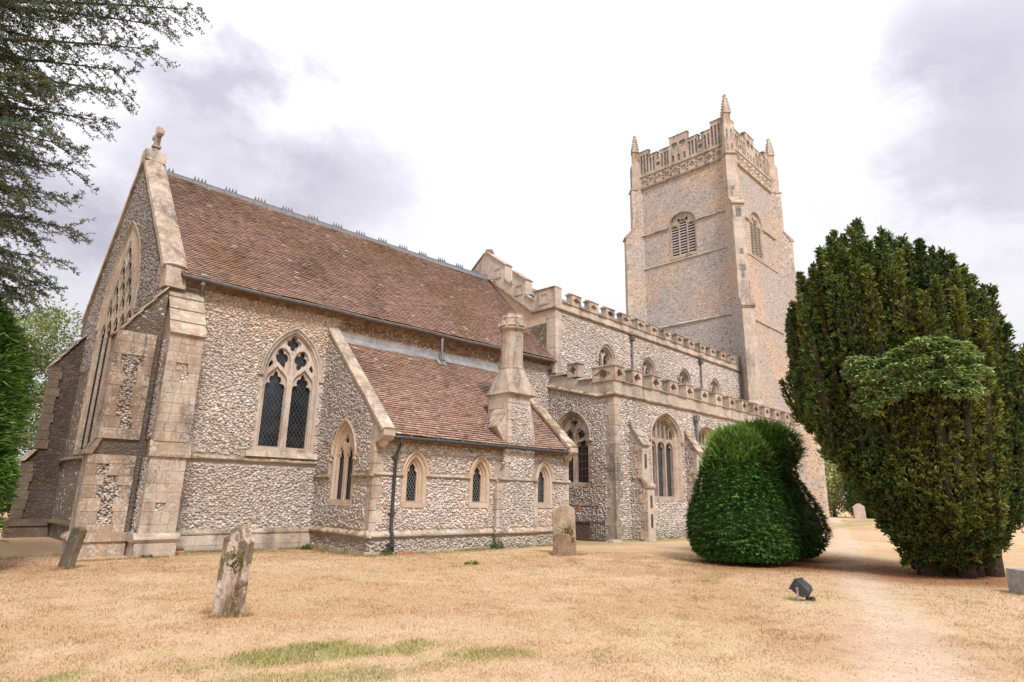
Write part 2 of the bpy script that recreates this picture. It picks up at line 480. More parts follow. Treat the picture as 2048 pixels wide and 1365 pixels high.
def leaf_mat(name, trans=.22, rough=.6, hue=1.0):
    t = NT(name)
    c = t.mix(.6, t.attr(), t.ramp(t.noise(1.3, 4), [(.3, .75), (.7, 1.22)]), 'MULTIPLY')
    t.col(c).rough(rough); t.b.inputs['Specular IOR Level'].default_value = .22
    tr = t.n('ShaderNodeBsdfTranslucent'); t.l(c, tr.inputs[0])
    mx = t.n('ShaderNodeMixShader'); mx.inputs[0].default_value = trans
    t.l(t.b.outputs[0], mx.inputs[1]); t.l(tr.outputs[0], mx.inputs[2]); t.l(mx.outputs[0], t.out.inputs[0])
    return t.m
M['leaf'] = leaf_mat('foliage')
M['needle'] = leaf_mat('needle_foliage', .12, .6)

# ---------------------------------------------------------------- ground, path, grass
PATH = [(-3.0, -2.4, 1.2), (3.0, 0.2, 1.25), (7.1, 1.95, 1.25), (8.67, 2.57, 1.12), (10.3, 3.17, .95), (13.3, 4.5, .92), (15.8, 5.5, .95), (19.7, 7.0, .95), (26.5, 9.4, .85), (40.3, 14.7, .95), (58, 21.5, 1.0)]
def gz(x, y):
    x = np.asarray(x, float); y = np.asarray(y, float)
    return -.08 * sstep(13.5, 18, y) * sstep(30, 20, x) + .035 * fbm(x * .22, y * .22, 5, 3) * sstep(3, 9, np.hypot(x, y)) + .30 * np.exp(-((x - 57) / 14) ** 2 - ((y - 20) / 14) ** 2)
def path_dist(x, y):
    x = np.asarray(x, float); y = np.asarray(y, float)
    best = np.full(x.shape, 1e9)
    for (x0, y0, w0), (x1, y1, w1) in zip(PATH[:-1], PATH[1:]):
        dx, dy = x1 - x0, y1 - y0
        t = np.clip(((x - x0) * dx + (y - y0) * dy) / (dx * dx + dy * dy), 0, 1)
        d = np.hypot(x - x0 - t * dx, y - y0 - t * dy) / ((w0 + (w1 - w0) * t) / 2)
        best = np.minimum(best, d)
    return best
def blob(x, y, cx, cy, rx, ry, ang=0.0):
    c, s = math.cos(ang), math.sin(ang); dx = x - cx; dy = y - cy
    return np.hypot((dx * c + dy * s) / rx, (-dx * s + dy * c) / ry)
def gmasks(x, y):
    n1 = fbm(x * .9, y * .9, 21, 4); n2 = fbm(x * 2.6, y * 2.6, 33, 3)
    g = np.zeros(np.shape(x))
    for (cx, cy, rx, ry, a, k) in [(3.25, 6.2, 1.35, .30, -.30, 1.0), (3.0, 5.45, .9, .28, -.4, .75), (4.62, 5.1, .42, .30, -.6, .85), (1.05, 6.75, .55, .22, -.1, .9),
                                   (2.2, 5.6, .7, .3, -.2, .6), (9.1, 11.6, .25, .2, 0, .7), (14.2, 8.6, .9, .35, -.7, .55), (12.2, 7.0, .8, .3, .3, .3), (8.6, 1.3, .4, .25, .3, .45), (.4, 7.9, .9, .4, 0, .35)]:
        g = np.maximum(g, k * sstep(1.35, .55, blob(x, y, cx, cy, rx, ry, a) + .85 * n1 + .65 * n2))
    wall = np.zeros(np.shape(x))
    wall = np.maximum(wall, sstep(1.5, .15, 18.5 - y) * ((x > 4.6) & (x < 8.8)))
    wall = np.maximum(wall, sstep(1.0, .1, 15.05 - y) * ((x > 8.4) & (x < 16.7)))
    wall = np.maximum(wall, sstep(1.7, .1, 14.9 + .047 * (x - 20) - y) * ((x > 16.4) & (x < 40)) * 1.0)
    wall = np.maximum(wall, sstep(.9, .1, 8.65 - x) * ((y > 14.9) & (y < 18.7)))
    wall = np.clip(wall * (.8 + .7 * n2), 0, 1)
    lit = np.zeros(np.shape(x))
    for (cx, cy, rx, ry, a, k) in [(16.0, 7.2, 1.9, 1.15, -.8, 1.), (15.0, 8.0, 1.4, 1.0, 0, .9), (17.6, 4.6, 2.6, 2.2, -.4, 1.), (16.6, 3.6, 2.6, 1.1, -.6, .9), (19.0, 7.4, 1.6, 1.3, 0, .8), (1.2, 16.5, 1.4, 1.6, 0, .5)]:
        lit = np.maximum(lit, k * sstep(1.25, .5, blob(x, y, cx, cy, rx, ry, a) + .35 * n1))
    pth = sstep(1.45, .25, path_dist(x, y) + .42 * n1 + .30 * n2)
    return g, wall, lit, pth, n1, n2
def lerp(a, b, t):
    return np.asarray(a) * (1 - t[..., None]) + np.asarray(b) * t[..., None]
def gcol(x, y, path=True):
    g, wall, lit, pth, n1, n2 = gmasks(x, y)
    big = fbm(x * .33, y * .33, 51, 4)
    c = lerp((.515, .365, .23), (.45, .30, .175), sstep(-.30, .35, big))
    c = lerp(c, (.55, .41, .275), .5 * sstep(.05, .45, n1 + .35 * fbm(x * .2, y * .2, 77, 2)))
    c = lerp(c, (.42, .27, .155), .38 * sstep(.22, .60, n2 - .35 * n1 + .5 * sstep(7, 0, x) * sstep(9, 16, y)))
    sp = fbm(x * 4.3, y * 4.3, 131, 2); c = lerp(c, (.30, .175, .09), .55 * sstep(.42, .62, sp) * sstep(-.2, .4, big))
    c = lerp(c, (.30, .29, .11), .6 * sstep(.40, .62, fbm(x * 3.1 + 7, y * 3.1, 151, 2)) * sstep(.1, -.4, big))
    c = lerp(c, (.46, .39, .20), .30 * sstep(.05, .5, fbm(x * .45 + 3, y * .45, 171, 3)))
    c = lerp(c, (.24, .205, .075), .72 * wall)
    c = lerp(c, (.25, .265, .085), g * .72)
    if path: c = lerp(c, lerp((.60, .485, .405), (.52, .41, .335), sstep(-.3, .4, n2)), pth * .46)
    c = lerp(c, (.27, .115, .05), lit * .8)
    return c
t = NT('dry_grass_ground')
fa = t.noise(9, 5, .7); fb = t.noise(55, 4, .75); fc = t.noise(160, 2, .6)
c = t.mix(.7, t.attr(), t.ramp(fb, [(.28, .70), (.5, 1.0), (.75, 1.22)]), 'MULTIPLY')
c = t.mix(.5, c, t.ramp(fa, [(.3, .78), (.7, 1.2)]), 'MULTIPLY')
c = t.mix(.4, c, t.ramp(fc, [(.3, .6), (.7, 1.35)]), 'MULTIPLY')
t.col(c).rough(.97); t.b.inputs['Specular IOR Level'].default_value = .08
t.bump(t.math('ADD', fb, t.math('MULTIPLY', fc, .5)), .6, .02)
M['ground'] = t.m

def axis(lo, hi, a, b, st):
    f = np.arange(a, b + st / 2, st)
    l = a - np.cumsum(np.geomspace(st, (a - lo) * .3, 26)); l = l[l > lo]
    r = b + np.cumsum(np.geomspace(st, (hi - b) * .3, 26)); r = r[r < hi]
    return np.concatenate([[lo], l[::-1], f, r, [hi]])
xs = axis(-420, 500, -4.0, 30.0, .125); ys = axis(-420, 500, 0.0, 19.0, .125)
GX, GY = np.meshgrid(xs, ys); gx, gy = GX.ravel(), GY.ravel()
V = np.stack([gx, gy, gz(gx, gy)], 1)
nx_, ny_ = len(xs), len(ys)
ii = (np.arange(ny_ - 1)[:, None] * nx_ + np.arange(nx_ - 1)[None]).ravel()
F = np.stack([ii, ii + 1, ii + 1 + nx_, ii + nx_], 1)
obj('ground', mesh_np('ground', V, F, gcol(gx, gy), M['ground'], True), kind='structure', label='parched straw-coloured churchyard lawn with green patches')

# gravel path: strip a few millimetres above the lawn, gravel fading into grass at its edges
pp = np.array(PATH); seg = np.concatenate([[0], np.cumsum(np.hypot(np.diff(pp[:, 0]), np.diff(pp[:, 1])))])
sv = np.concatenate([np.arange(0, 24, .12), np.arange(24, seg[-1], .5)])
px = np.interp(sv, seg, pp[:, 0]); py_ = np.interp(sv, seg, pp[:, 1]); pw = np.interp(sv, seg, pp[:, 2])
k = np.ones(9) / 9
px = np.convolve(np.pad(px, 4, 'edge'), k, 'valid'); py_ = np.convolve(np.pad(py_, 4, 'edge'), k, 'valid')
tx = np.gradient(px); ty = np.gradient(py_); tl = np.hypot(tx, ty); tx /= tl; ty /= tl
lat = np.linspace(-.85, .85, 17)
X = px[:, None] - ty[:, None] * lat * pw[:, None] * (1 + .1 * vnoise(sv * .8, sv * 0, 3))[:, None]
Y = py_[:, None] + tx[:, None] * lat * pw[:, None] * (1 + .1 * vnoise(sv * .8, sv * 0, 9))[:, None]
X, Y = X.ravel(), Y.ravel(); n_, m_ = len(sv), len(lat)
ii = (np.arange(n_ - 1)[:, None] * m_ + np.arange(m_ - 1)[None]).ravel()
edge = np.abs(np.tile(lat, n_)) > .8
Zp = gz(X, Y) + np.where(edge, -.006, .006)
obj('gravel_path', mesh_np('gravel_path', np.stack([X, Y, Zp], 1), np.stack([ii, ii + 1, ii + 1 + m_, ii + m_], 1), gcol(X, Y), M['ground'], True), kind='structure', label='worn gravel footpath curving across the dry lawn past the yew')

def in_church(x, y):
    a = (x > 3.3) & (x < 20) & (y > 18.4)
    a |= (x > 8.55) & (x < 16.7) & (y > 14.95)
    a |= (x > 18.9) & (y > 14.05 + .047 * (x - 20)) 
    a |= (x > 2.5) & (x < 4.8) & (y > 17.4)
    return a
def blades():
    N = 280000
    r = 5.4 + (19.5 - 5.4) * rng.random(N) ** 1.25; a = yaw + R(45) * (2 * rng.random(N) - 1)
    x = r * np.sin(a); y = r * np.cos(a)
    g, wall, lit, pth, n1, n2 = gmasks(x, y)
    tuft = fbm(x * 3.1, y * 3.1, 91, 2)
    keep = (rng.random(N) > pth * .97) & ~in_church(x, y) & (rng.random(N) < .55 + .45 * sstep(-.4, .4, tuft) + g) & (rng.random(N) > lit * .7)
    x, y, g, wall, tuft, r = x[keep], y[keep], g[keep], wall[keep], tuft[keep], r[keep]; N = len(x)
    h = (.008 + .012 * rng.random(N)) * (1 + .9 * g + 1.0 * wall) * (1 + .6 * sstep(0, .5, tuft)) * (1 + .03 * r)
    w = (.0035 + .003 * rng.random(N)) * (1 + .07 * (r - 5))
    th = rng.random(N) * 2 * np.pi; ln = h * (.4 + 1.3 * rng.random(N)); lt = rng.random(N) * 2 * np.pi
    # taller unmown tufts against walls and stones
    ex, ey = [], []
    for (x0, y0, x1, y1, m) in ((4.7, 18.44, 8.55, 18.44, 2600), (8.52, 18.5, 8.52, 15.0, 2400), (8.6, 14.90, 16.6, 14.90, 4200), (2.5, 17.45, 4.7, 17.5, 1400), (2.5, 17.5, 2.45, 19.4, 700), (20.0, 14.95, 26.0, 15.2, 2500), (2.80, 8.72, 3.32, 8.60, 500), (3.26, 8.95, 2.82, 9.1, 300), (1.98, 15.8, 2.5, 15.75, 300), (12.8, 12.1, 13.9, 12.0, 700), (13.1, 12.55, 13.8, 12.1, 300)):
        t_ = rng.random(m); ex.append(x0 + (x1 - x0) * t_ + .035 * rng.normal(size=m)); ey.append(y0 + (y1 - y0) * t_ - np.abs(.05 * rng.normal(size=m)))
    ex, ey = np.concatenate(ex), np.concatenate(ey); m = len(ex); pat = fbm(ex * 1.6, ey * 1.6, 61, 2) > -.25; ex, ey = ex[pat], ey[pat]; m = len(ex)
    x = np.concatenate([x, ex]); y = np.concatenate([y, ey]); N = len(x); h = np.concatenate([h, .035 + .06 * rng.random(m) ** 2]); w = np.concatenate([w, .005 + .003 * rng.random(m)]); wall = np.concatenate([wall, np.full(m, .8)])
    th = rng.random(N) * 2 * np.pi; ln = h * (.3 + .9 * rng.random(N)); lt = rng.random(N) * 2 * np.pi
    z = gz(x, y)
    V = np.empty((N, 3, 3))
    V[:, 0] = np.stack([x - np.cos(th) * w, y - np.sin(th) * w, z - .004], 1)
    V[:, 1] = np.stack([x + np.cos(th) * w, y + np.sin(th) * w, z - .004], 1)
    V[:, 2] = np.stack([x + np.cos(lt) * ln, y + np.sin(lt) * ln, z + h], 1)
    c = gcol(x, y) * (.84 + .42 * rng.random((N, 1))) * np.array([1.04, 1, .94])
    gr = rng.random(N) < .05 + .35 * wall
    c = np.where(gr[:, None], c * .5 + np.array([.10, .12, .035]), c)
    return mesh_np('grass_blades', V.reshape(-1, 3), np.arange(3 * N).reshape(-1, 3), np.repeat(c, 3, 0), M['leaf'])
obj('grass', blades(), kind='stuff', label='short dry straw-coloured grass blades over the lawn', category='grass')

def litter():
    N = 9000
    cs = [(15.6, 7.6, 2.0), (17.4, 4.3, 3.0), (18.6, 7.3, 1.8)]
    k = rng.integers(0, 3, N); a = rng.random(N) * 6.283; r = np.sqrt(rng.random(N))
    cc = np.array(cs)[k]; x = cc[:, 0] + r * cc[:, 2] * np.cos(a); y = cc[:, 1] + r * cc[:, 2] * np.sin(a)
    c = np.array([.30, .125, .045]) * (.5 + rng.random((N, 1)))
    # a few scattered leaves and pale petals over the open lawn
    n2 = 170
    rr = 6 + 12 * rng.random(n2); aa = yaw + R(42) * (2 * rng.random(n2) - 1)
    x = np.concatenate([x, rr * np.sin(aa)]); y = np.concatenate([y, rr * np.cos(aa)])
    c2 = np.where(rng.random((n2, 1)) < .45, np.array([[.75, .72, .68]]), np.array([[.28, .11, .04]])); c = np.concatenate([c, c2])
    N = len(x); s = (.007 + .014 * rng.random(N)); s[-n2:] *= 1.2; th = rng.random(N) * 6.283
    ok = ~in_church(x, y); x, y, c, s, th = x[ok], y[ok], c[ok], s[ok], th[ok]; N = len(x)
    z = gz(x, y) + .012
    V = np.empty((N, 4, 3))
    for i, (l, wd) in enumerate([(-1, 0), (0, .42), (1, 0), (0, -.42)]):
        V[:, i] = np.stack([x + s * (l * np.cos(th) - wd * np.sin(th)), y + s * (l * np.sin(th) + wd * np.cos(th)), z + s * rng.random(N) * .5], 1)
    return mesh_np('leaf_litter', V.reshape(-1, 3), np.arange(4 * N).reshape(-1, 4), np.repeat(c, 4, 0), M['leaf'])
obj('leaf_litter', litter(), kind='stuff', label='rust-brown fallen yew needles and leaves under the yews', category='leaf litter')

def gravel():
    N = 5000
    t_ = rng.random(N) ** 1.2; sv_ = 8.0 + 22 * t_; cx = np.interp(sv_, sv, px); cy = np.interp(sv_, sv, py_); w_ = np.interp(sv_, sv, pw)
    dx = np.interp(sv_, sv, tx); dy = np.interp(sv_, sv, ty); l_ = rng.normal(0, .33, N) * w_
    x = cx - dy * l_; y = cy + dx * l_; z = gz(x, y) + .008
    s = .004 + .008 * rng.random(N) ** 2; b = np.array([(1, 0, 0), (-1, 0, 0), (0, 1, 0), (0, -1, 0), (0, 0, .7), (0, 0, -.4)])
    V = np.stack([x, y, z], 1)[:, None] + b[None] * s[:, None, None] * (.7 + .6 * rng.random((N, 6, 1)))
    F = np.array([(0, 2, 4), (2, 1, 4), (1, 3, 4), (3, 0, 4), (2, 0, 5), (1, 2, 5), (3, 1, 5), (0, 3, 5)])
    c = np.where(rng.random((N, 1)) < .3, np.array([[.30, .25, .21]]), np.array([[.62, .53, .46]])) * (.7 + .6 * rng.random((N, 1)))
    return mesh_np('path_gravel', V.reshape(-1, 3), (np.arange(N)[:, None, None] * 6 + F[None]).reshape(-1, 3), np.repeat(c, 6, 0), M['flint'])
obj('path_gravel', gravel(), kind='stuff', label='loose pale gravel scattered along the footpath', category='gravel')

# ---------------------------------------------------------------- the church
NA = R(2.695)                                   # the nave axis is turned a little from the chancel's
NXv = np.array((math.cos(NA), math.sin(NA), 0)); NYv = np.array((-math.sin(NA), math.cos(NA), 0))
EA = R(4.3)
EU = np.array((-math.sin(EA), math.cos(EA), 0)); EN = np.array((-math.cos(EA), -math.sin(EA), 0))
FC = Frame((0, 18.6, 0), (1, 0, 0), (0, -1, 0))            # chancel north wall
FVN = Frame((0, 15.06, 0), (1, 0, 0), (0, -1, 0))          # vestry north wall
FVE = Frame((8.68, 0, 0), (0, 1, 0), (-1, 0, 0))           # vestry east wall
FE = Frame((3.6, 18.6, 0), EU, EN)                         # chancel east gable
FA = Frame(NYv * 14.17, NXv, -NYv)                         # aisle north wall
FAE = Frame(NXv * 20.05, NYv, -NXv)                        # aisle east wall
FCL = Frame(NYv * 17.3, NXv, -NYv)                         # clerestory
FNE = Frame(NXv * 20.06, NYv, -NXv)                        # nave east gable
FTE = Frame(NXv * 39.5, NYv, -NXv)                         # tower east face
FTN = Frame(NYv * 17.25, NXv, -NYv)                        # tower north face
FTS = Frame(NYv * 25.25, NXv, NYv)
FTW = Frame(NXv * 47.5, NYv, NXv)
GB = -.5                                                    # foot of the walls, below the turf

church = thing('church', 'medieval flint and stone church with tiled chancel, embattled nave and tall west tower', 'church', (12.0, 18.6, 0.0))

def arch(uc, a, zs, r, off=0.0, z0=None, k=1.0, n=9):
    """pointed arch outline: left foot, over the apex, right foot"""
    c = r - a; rr = r + off
    th = math.acos(max(-1, min(1, c / rr)))
    L = [(uc + c - rr * math.cos(t), zs + k * rr * math.sin(t)) for t in [th * i / n for i in range(n + 1)]]
    Rr = [(2 * uc - u, z) for u, z in reversed(L[:-1])]
    p = L + Rr
    if z0 is not None: p = [(L[0][0], z0)] + p + [(Rr[-1][0], z0)]
    return p
def light_hole(u0, u1, z0, zs, rise, cusp=.0, n=7):
    uc = (u0 + u1) / 2; a = (u1 - u0) / 2
    r = (rise * rise + a * a) / (2 * a) if rise > a else a * 1.0001
    k = 1.0 if rise > a else rise / a
    p = arch(uc, a, zs, r, 0, z0, k, n)
    if cusp:
        q = []
        m = len(p)
        for i, (u, z) in enumerate(p):
            if 0 < i < m - 1:
                t = (i - 1) / (m - 3)
                b = max(0, 1 - abs((min(t, 1 - t)) - .20) / .09)
                u += (uc - u) * cusp * b; z -= 0.25 * cusp * b * a
            q.append((u, z))
        p = q
    return p
def dagger(u, z, ln, wd, ang=0.0, n=18):
    p = []
    for i in range(n):
        t = 2 * math.pi * i / n
        y = math.cos(t); x = math.sin(t) * (1 - .45 * y) * (1 + .18 * math.cos(3 * t))
        x *= wd * .62; y *= ln / 2
        p.append((u + x * math.cos(ang) - y * math.sin(ang), z + x * math.sin(ang) + y * math.cos(ang)))
    return p
def foil(u, z, r, n=4, rot=0.0, m=32, kz=1.0):
    return [(u + r * (.62 + .38 * abs(math.cos(n / 2 * (t - rot))) ** .8) * math.cos(t), z + kz * r * (.62 + .38 * abs(math.cos(n / 2 * (t - rot))) ** .8) * math.sin(t)) for t in [2 * math.pi * i / m for i in range(m)]]
def lattice(mb, fr, u0, u1, z0, z1, w, du=.13, dz=.20, t=.008, square=False):
    """lead cames as thin strips"""
    def strip(a, b):
        (ua, za), (ub, zb) = a, b
        d = math.hypot(ub - ua, zb - za); nx, nz = -(zb - za) / d * t / 2, (ub - ua) / d * t / 2
        mb.add([fr.P(ua + nx, w, za + nz), fr.P(ub + nx, w, zb + nz), fr.P(ub - nx, w, zb - nz), fr.P(ua - nx, w, za - nz)], [(0, 1, 2, 3)])
    if square:
        u = u0 + du
        while u < u1 - .02: strip((u, z0), (u, z1)); u += du
        z = z0 + dz
        while z < z1: strip((u0, z), (u1, z)); z += dz
        return
    s = dz / du
    for sg in (1, -1):
        for c in np.arange(-((u1 - u0) * s + (z1 - z0)), (u1 - u0) * s + (z1 - z0), dz):
            pts = []
            for u in (u0, u1):
                z = z0 + c + sg * s * (u - u0)
                if z0 <= z <= z1: pts.append((u, z))
            for z in (z0, z1):
                u = u0 + (z - z0 - c) / (sg * s)
                if u0 < u < u1: pts.append((u, z))
            if len(pts) == 2: strip(*pts)

def window(fr, uc, a, zsill, zs, r, holes, k=1.0, depth=.20, splay=.10, jamb=.17, mat='stone_pale', hood=True, panes=(), glass='glass',
           came='came', lat=(.13, .20, .008), square=False, proud=.012, tr_w=.12, hood_w=.07, sill=True, irregular=True, cusped=(), stops=True, name='window', label=None):
    """a: half width of the opening at the wall face. Returns (hole outline, flint exclusion outline)."""
    zb = zsill - (.16 if sill else 0)
    face = lambda o: arch(uc, a, zs, r, o, zsill, k)
    mb = MB()
    # dressed jambs with long-and-short edges
    out = arch(uc, a, zs, r, jamb, zb, k)
    ring_o = [(u, proud, z) for u, z in out]; ring_i = [(u, proud, z if i not in (0, len(out) - 1) else zsill) for i, (u, z) in enumerate(face(0))]
    ring_i[0] = (ring_i[0][0], proud, zsill); ring_i[-1] = (ring_i[-1][0], proud, zsill)
    ring_b = [(u, -.05, z) for u, z in out]
    mid = [(u, -depth * .42, z) for u, z in face(-splay * .35)]
    mid2 = [(u, -depth * .48, z) for u, z in face(-splay * .62)]
    inn = [(u, -depth, z) for u, z in face(-splay)]
    mb.sweep(fr, [ring_b, ring_o, ring_i, mid, mid2, inn])
    if irregular:
        z = zb + .02; i = 0
        while z < zs - .1:
            h = .20 + .12 * rng.random(); e = jamb + (.08 if i % 2 else .0) + .03 * rng.random()
            for sg in (-1, 1):
                u0, u1 = sorted((uc + sg * (a + jamb * .4), uc + sg * (a + e)))
                mb.block(fr, u0, u1, -.04, proud + .003 + .004 * rng.random(), z, min(z + h - .006, zs), .006)
            z += h; i += 1
    win = mb.build(name, M[mat], church, label=label)
    if sill:
        s = MB(); s.extr(fr, [(-depth - .1, zsill - .16), (.03, zsill - .16), (.03, zsill - .03), (-depth - .1, zsill + .03)], uc - a - jamb * .8, uc + a + jamb * .8)
        s.build('sill', M[mat], win)
    inner = arch(uc, a, zs, r, -splay + .01, zsill - .01, k)
    if holes or cusped:
        # two orders: a heavier front order and a thinner cusped one behind it
        if holes: 
            tr = MB(); tr.plate(fr, inner, holes, -depth + .03, -depth - tr_w * .6); tr.build('tracery', M[mat], win)
        if cusped:
            tr = MB(); tr.plate(fr, inner, cusped, -depth - tr_w * .35, -depth - tr_w); tr.build('cusping', M[mat], win)
    gw = -depth - tr_w - .02
    lt = MB()
    top = zs + k * math.sqrt(max(0.01, 2 * r * a - a * a))
    for (u0, u1, z0, z1) in (panes or [(uc - a, uc + a, zsill, top)]):
        g = MB(); g.box(fr, u0, u1, gw - .012, gw, z0, z1); g.build('pane', M[glass], win)
        lattice(lt, fr, u0, u1, z0, z1, gw + .006, *lat, square=square)
    lt.build('lead_lattice', M[came], win)
    if hood:
        h = MB()
        o0, o1 = jamb * .75, jamb * .75 + .085
        zf = zs - (.06 if stops else 0)
        A = arch(uc, a, zs, r, o0, zf, k); B = arch(uc, a, zs, r, o1, zf, k); Cc = arch(uc, a, zs, r, (o0 + o1) / 2, zf, k)
        h.sweep(fr, [[(u, 0, z) for u, z in A], [(u, hood_w * .45, z) for u, z in A], [(u, hood_w, z) for u, z in Cc], [(u, hood_w * .8, z) for u, z in B], [(u, 0, z) for u, z in B]])
        if stops:
            for sg in (-1, 1):
                u0 = uc + sg * (a + o0 - .02); u1 = uc + sg * (a + o1 + .06)
                h.block(fr, min(u0, u1), max(u0, u1), 0, hood_w + .02, zf - .07, zf + .02, .02)
        h.build('hood_mould', M[mat], win)
    return arch(uc, a, zs, r, 0, zsill, k), arch(uc, a, zs, r, jamb + .05, zb - .02, k)

# -------- flintwork ---------------------------------------------------------
PAL = np.array([[.61, .535, .49], [.55, .475, .43], [.66, .60, .56], [.48, .41, .37], [.38, .32, .285], [.23, .20, .19], [.13, .12, .125], [.55, .44, .36], [.47, .36, .27], [.74, .70, .67]])
PW = np.array([.25, .21, .17, .13, .07, .030, .015, .06, .02, .05])
def flints(fr, bounds, test, su=.105, sz=.072, hgt=.028, dark=1.0, coursed=.5, seed=1, size=1.0, warm=0.0, stain=None):
    """irregular knapped stones bedded in a wall; returns centre data"""
    g = np.random.default_rng(seed)
    su, sz, hgt = su * .80, sz * .80, hgt * .72
    u0, u1, z0, z1 = bounds
    nu, nz = int((u1 - u0) / su) + 1, int((z1 - z0) / sz) + 1
    U, Z = np.meshgrid(np.arange(nu) * su + u0, np.arange(nz) * sz + z0)
    U = U + su * .5 * (np.arange(nz) % 2)[:, None] + su * .38 * (2 * g.random(U.shape) - 1)
    Z = Z + sz * (.5 - .3 * coursed) * (2 * g.random(Z.shape) - 1) + .02 * vnoise(U * 1.3, Z * 2, seed)
    U, Z = U.ravel(), Z.ravel()
    k = test(U, Z); U, Z = U[k], Z[k]; n = len(U)
    sc = size * (.62 + .62 * g.random(n) ** 1.3)
    rot = (2 * g.random(n) - 1) * (.9 - .6 * coursed)
    asp = .72 + .6 * g.random(n)
    w = PW.copy(); pal = PAL * .66 + np.array((.515, .45, .40)) * .34; w[3:7] *= dark; w[7:9] *= 1 + warm; w /= w.sum()
    col = pal[g.choice(len(PAL), n, p=w)] * (.84 + .32 * g.random((n, 1)))
    # washes of colour across the wall: greyer, warmer and damp-stained areas
    n1 = fbm(U * .55, Z * .75, seed + 2, 4)[:, None]; n2 = fbm(U * 1.7 + 9, Z * .8, seed + 7, 3)[:, None]
    col = col * (1 + .22 * n1)
    col = col * (1 - .30 * np.clip(n2, 0, 1) * np.array([.0, .20, .45]))
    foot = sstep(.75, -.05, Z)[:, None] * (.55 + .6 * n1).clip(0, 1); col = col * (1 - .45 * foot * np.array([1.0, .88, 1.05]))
    if stain is not None:
        k2 = (stain(U, Z)[:, None] * (.75 + .5 * n2)).clip(0, 1); col = col * (1 - k2) + (col.mean(1, keepdims=True) * np.array([1.02, .70, .44])) * k2
    return dict(U=U, Z=Z, su=su * sc * asp, sz=sz * sc / np.sqrt(asp), rot=rot, col=col, h=hgt * (.75 + 1.1 * g.random(n)), g=g, fr=fr)
def flint_mesh(D, idx, name='flints', m=7):
    g = D['g']; n = len(idx); fr = D['fr']
    ang = (np.arange(m)[None] + .75 * (g.random((n, m)) - .5)) * 2 * np.pi / m
    rad = .42 + .26 * g.random((n, m))
    rx = np.cos(ang) * rad * D['su'][idx][:, None] * 1.12; rz = np.sin(ang) * rad * D['sz'][idx][:, None] * 1.16
    c, s = np.cos(D['rot'][idx])[:, None], np.sin(D['rot'][idx])[:, None]
    bu, bz = rx * c - rz * s, rx * s + rz * c
    tu, tv = (g.random((n, 1)) - .5) * 1.1, (g.random((n, 1)) - .35) * 1.1
    sh = .70 + .12 * g.random((n, 1))
    h = D['h'][idx][:, None]
    base = np.stack([D['U'][idx][:, None] + bu, np.full((n, m), -.012), D['Z'][idx][:, None] + bz], 2)
    topw = h * (1 + tu * rx / (D['su'][idx][:, None] * .5) * .55 + tv * rz / (D['sz'][idx][:, None] * .5) * .55)
    top = np.stack([D['U'][idx][:, None] + bu * sh, np.clip(topw, .004, .08), D['Z'][idx][:, None] + bz * sh], 2)
    A = np.concatenate([base, top], 1).reshape(-1, 3)
    V = fr.PA(A)
    b = (np.arange(n) * 2 * m)[:, None]; i = np.arange(m)[None]; j = (i + 1) % m
    sides = np.stack([b + i, b + j, b + m + j, b + m + i], 2).reshape(-1, 4)
    # top as fan quads (m=7 -> 3 quads with a repeated corner avoided by using 7-gon split)
    q = np.stack([b[:, 0] + m + 0, b[:, 0] + m + 1, b[:, 0] + m + 2, b[:, 0] + m + 3], 1)
    q2 = np.stack([b[:, 0] + m + 0, b[:, 0] + m + 3, b[:, 0] + m + 4, b[:, 0] + m + 5], 1)
    q3 = np.stack([b[:, 0] + m + 0, b[:, 0] + m + 5, b[:, 0] + m + 6], 1)
    tr = np.concatenate([sides[:, [0, 1, 2]], sides[:, [0, 2, 3]], q[:, [0, 1, 2]], q[:, [0, 2, 3]], q2[:, [0, 1, 2]], q2[:, [0, 2, 3]], q3])
    rim = .70 + .2 * g.random((n, 1, 1))
    colr = np.concatenate([np.repeat((D['col'][idx] * rim[:, 0])[:, None], m, 1), np.repeat(D['col'][idx][:, None], m, 1)], 1).reshape(-1, 3)
    return mesh_np(name, V, tr, colr, M['flint'])
FLINT_COUNT = [0]
def lay_flints(D, parent, individuals=0):
    n = len(D['U']); idx = np.arange(n)
    if individuals:
        big = np.argsort(-(D['su'] * D['sz']))[:individuals]
        for i in big:
            obj('flint', flint_mesh(D, np.array([i]), 'flint'), parent)
        idx = np.setdiff1d(idx, big)
    obj('flint_facing', flint_mesh(D, idx), parent, kind='stuff')
    FLINT_COUNT[0] += n
def outside(*polys):
    def f(u, z):
        k = np.ones(len(u), bool)
        for p in polys: k &= ~inpoly(u, z, p)
        return k
    return f
def rect(u0, u1, z0, z1): return [(u0, z0), (u1, z0), (u1, z1), (u0, z1)]

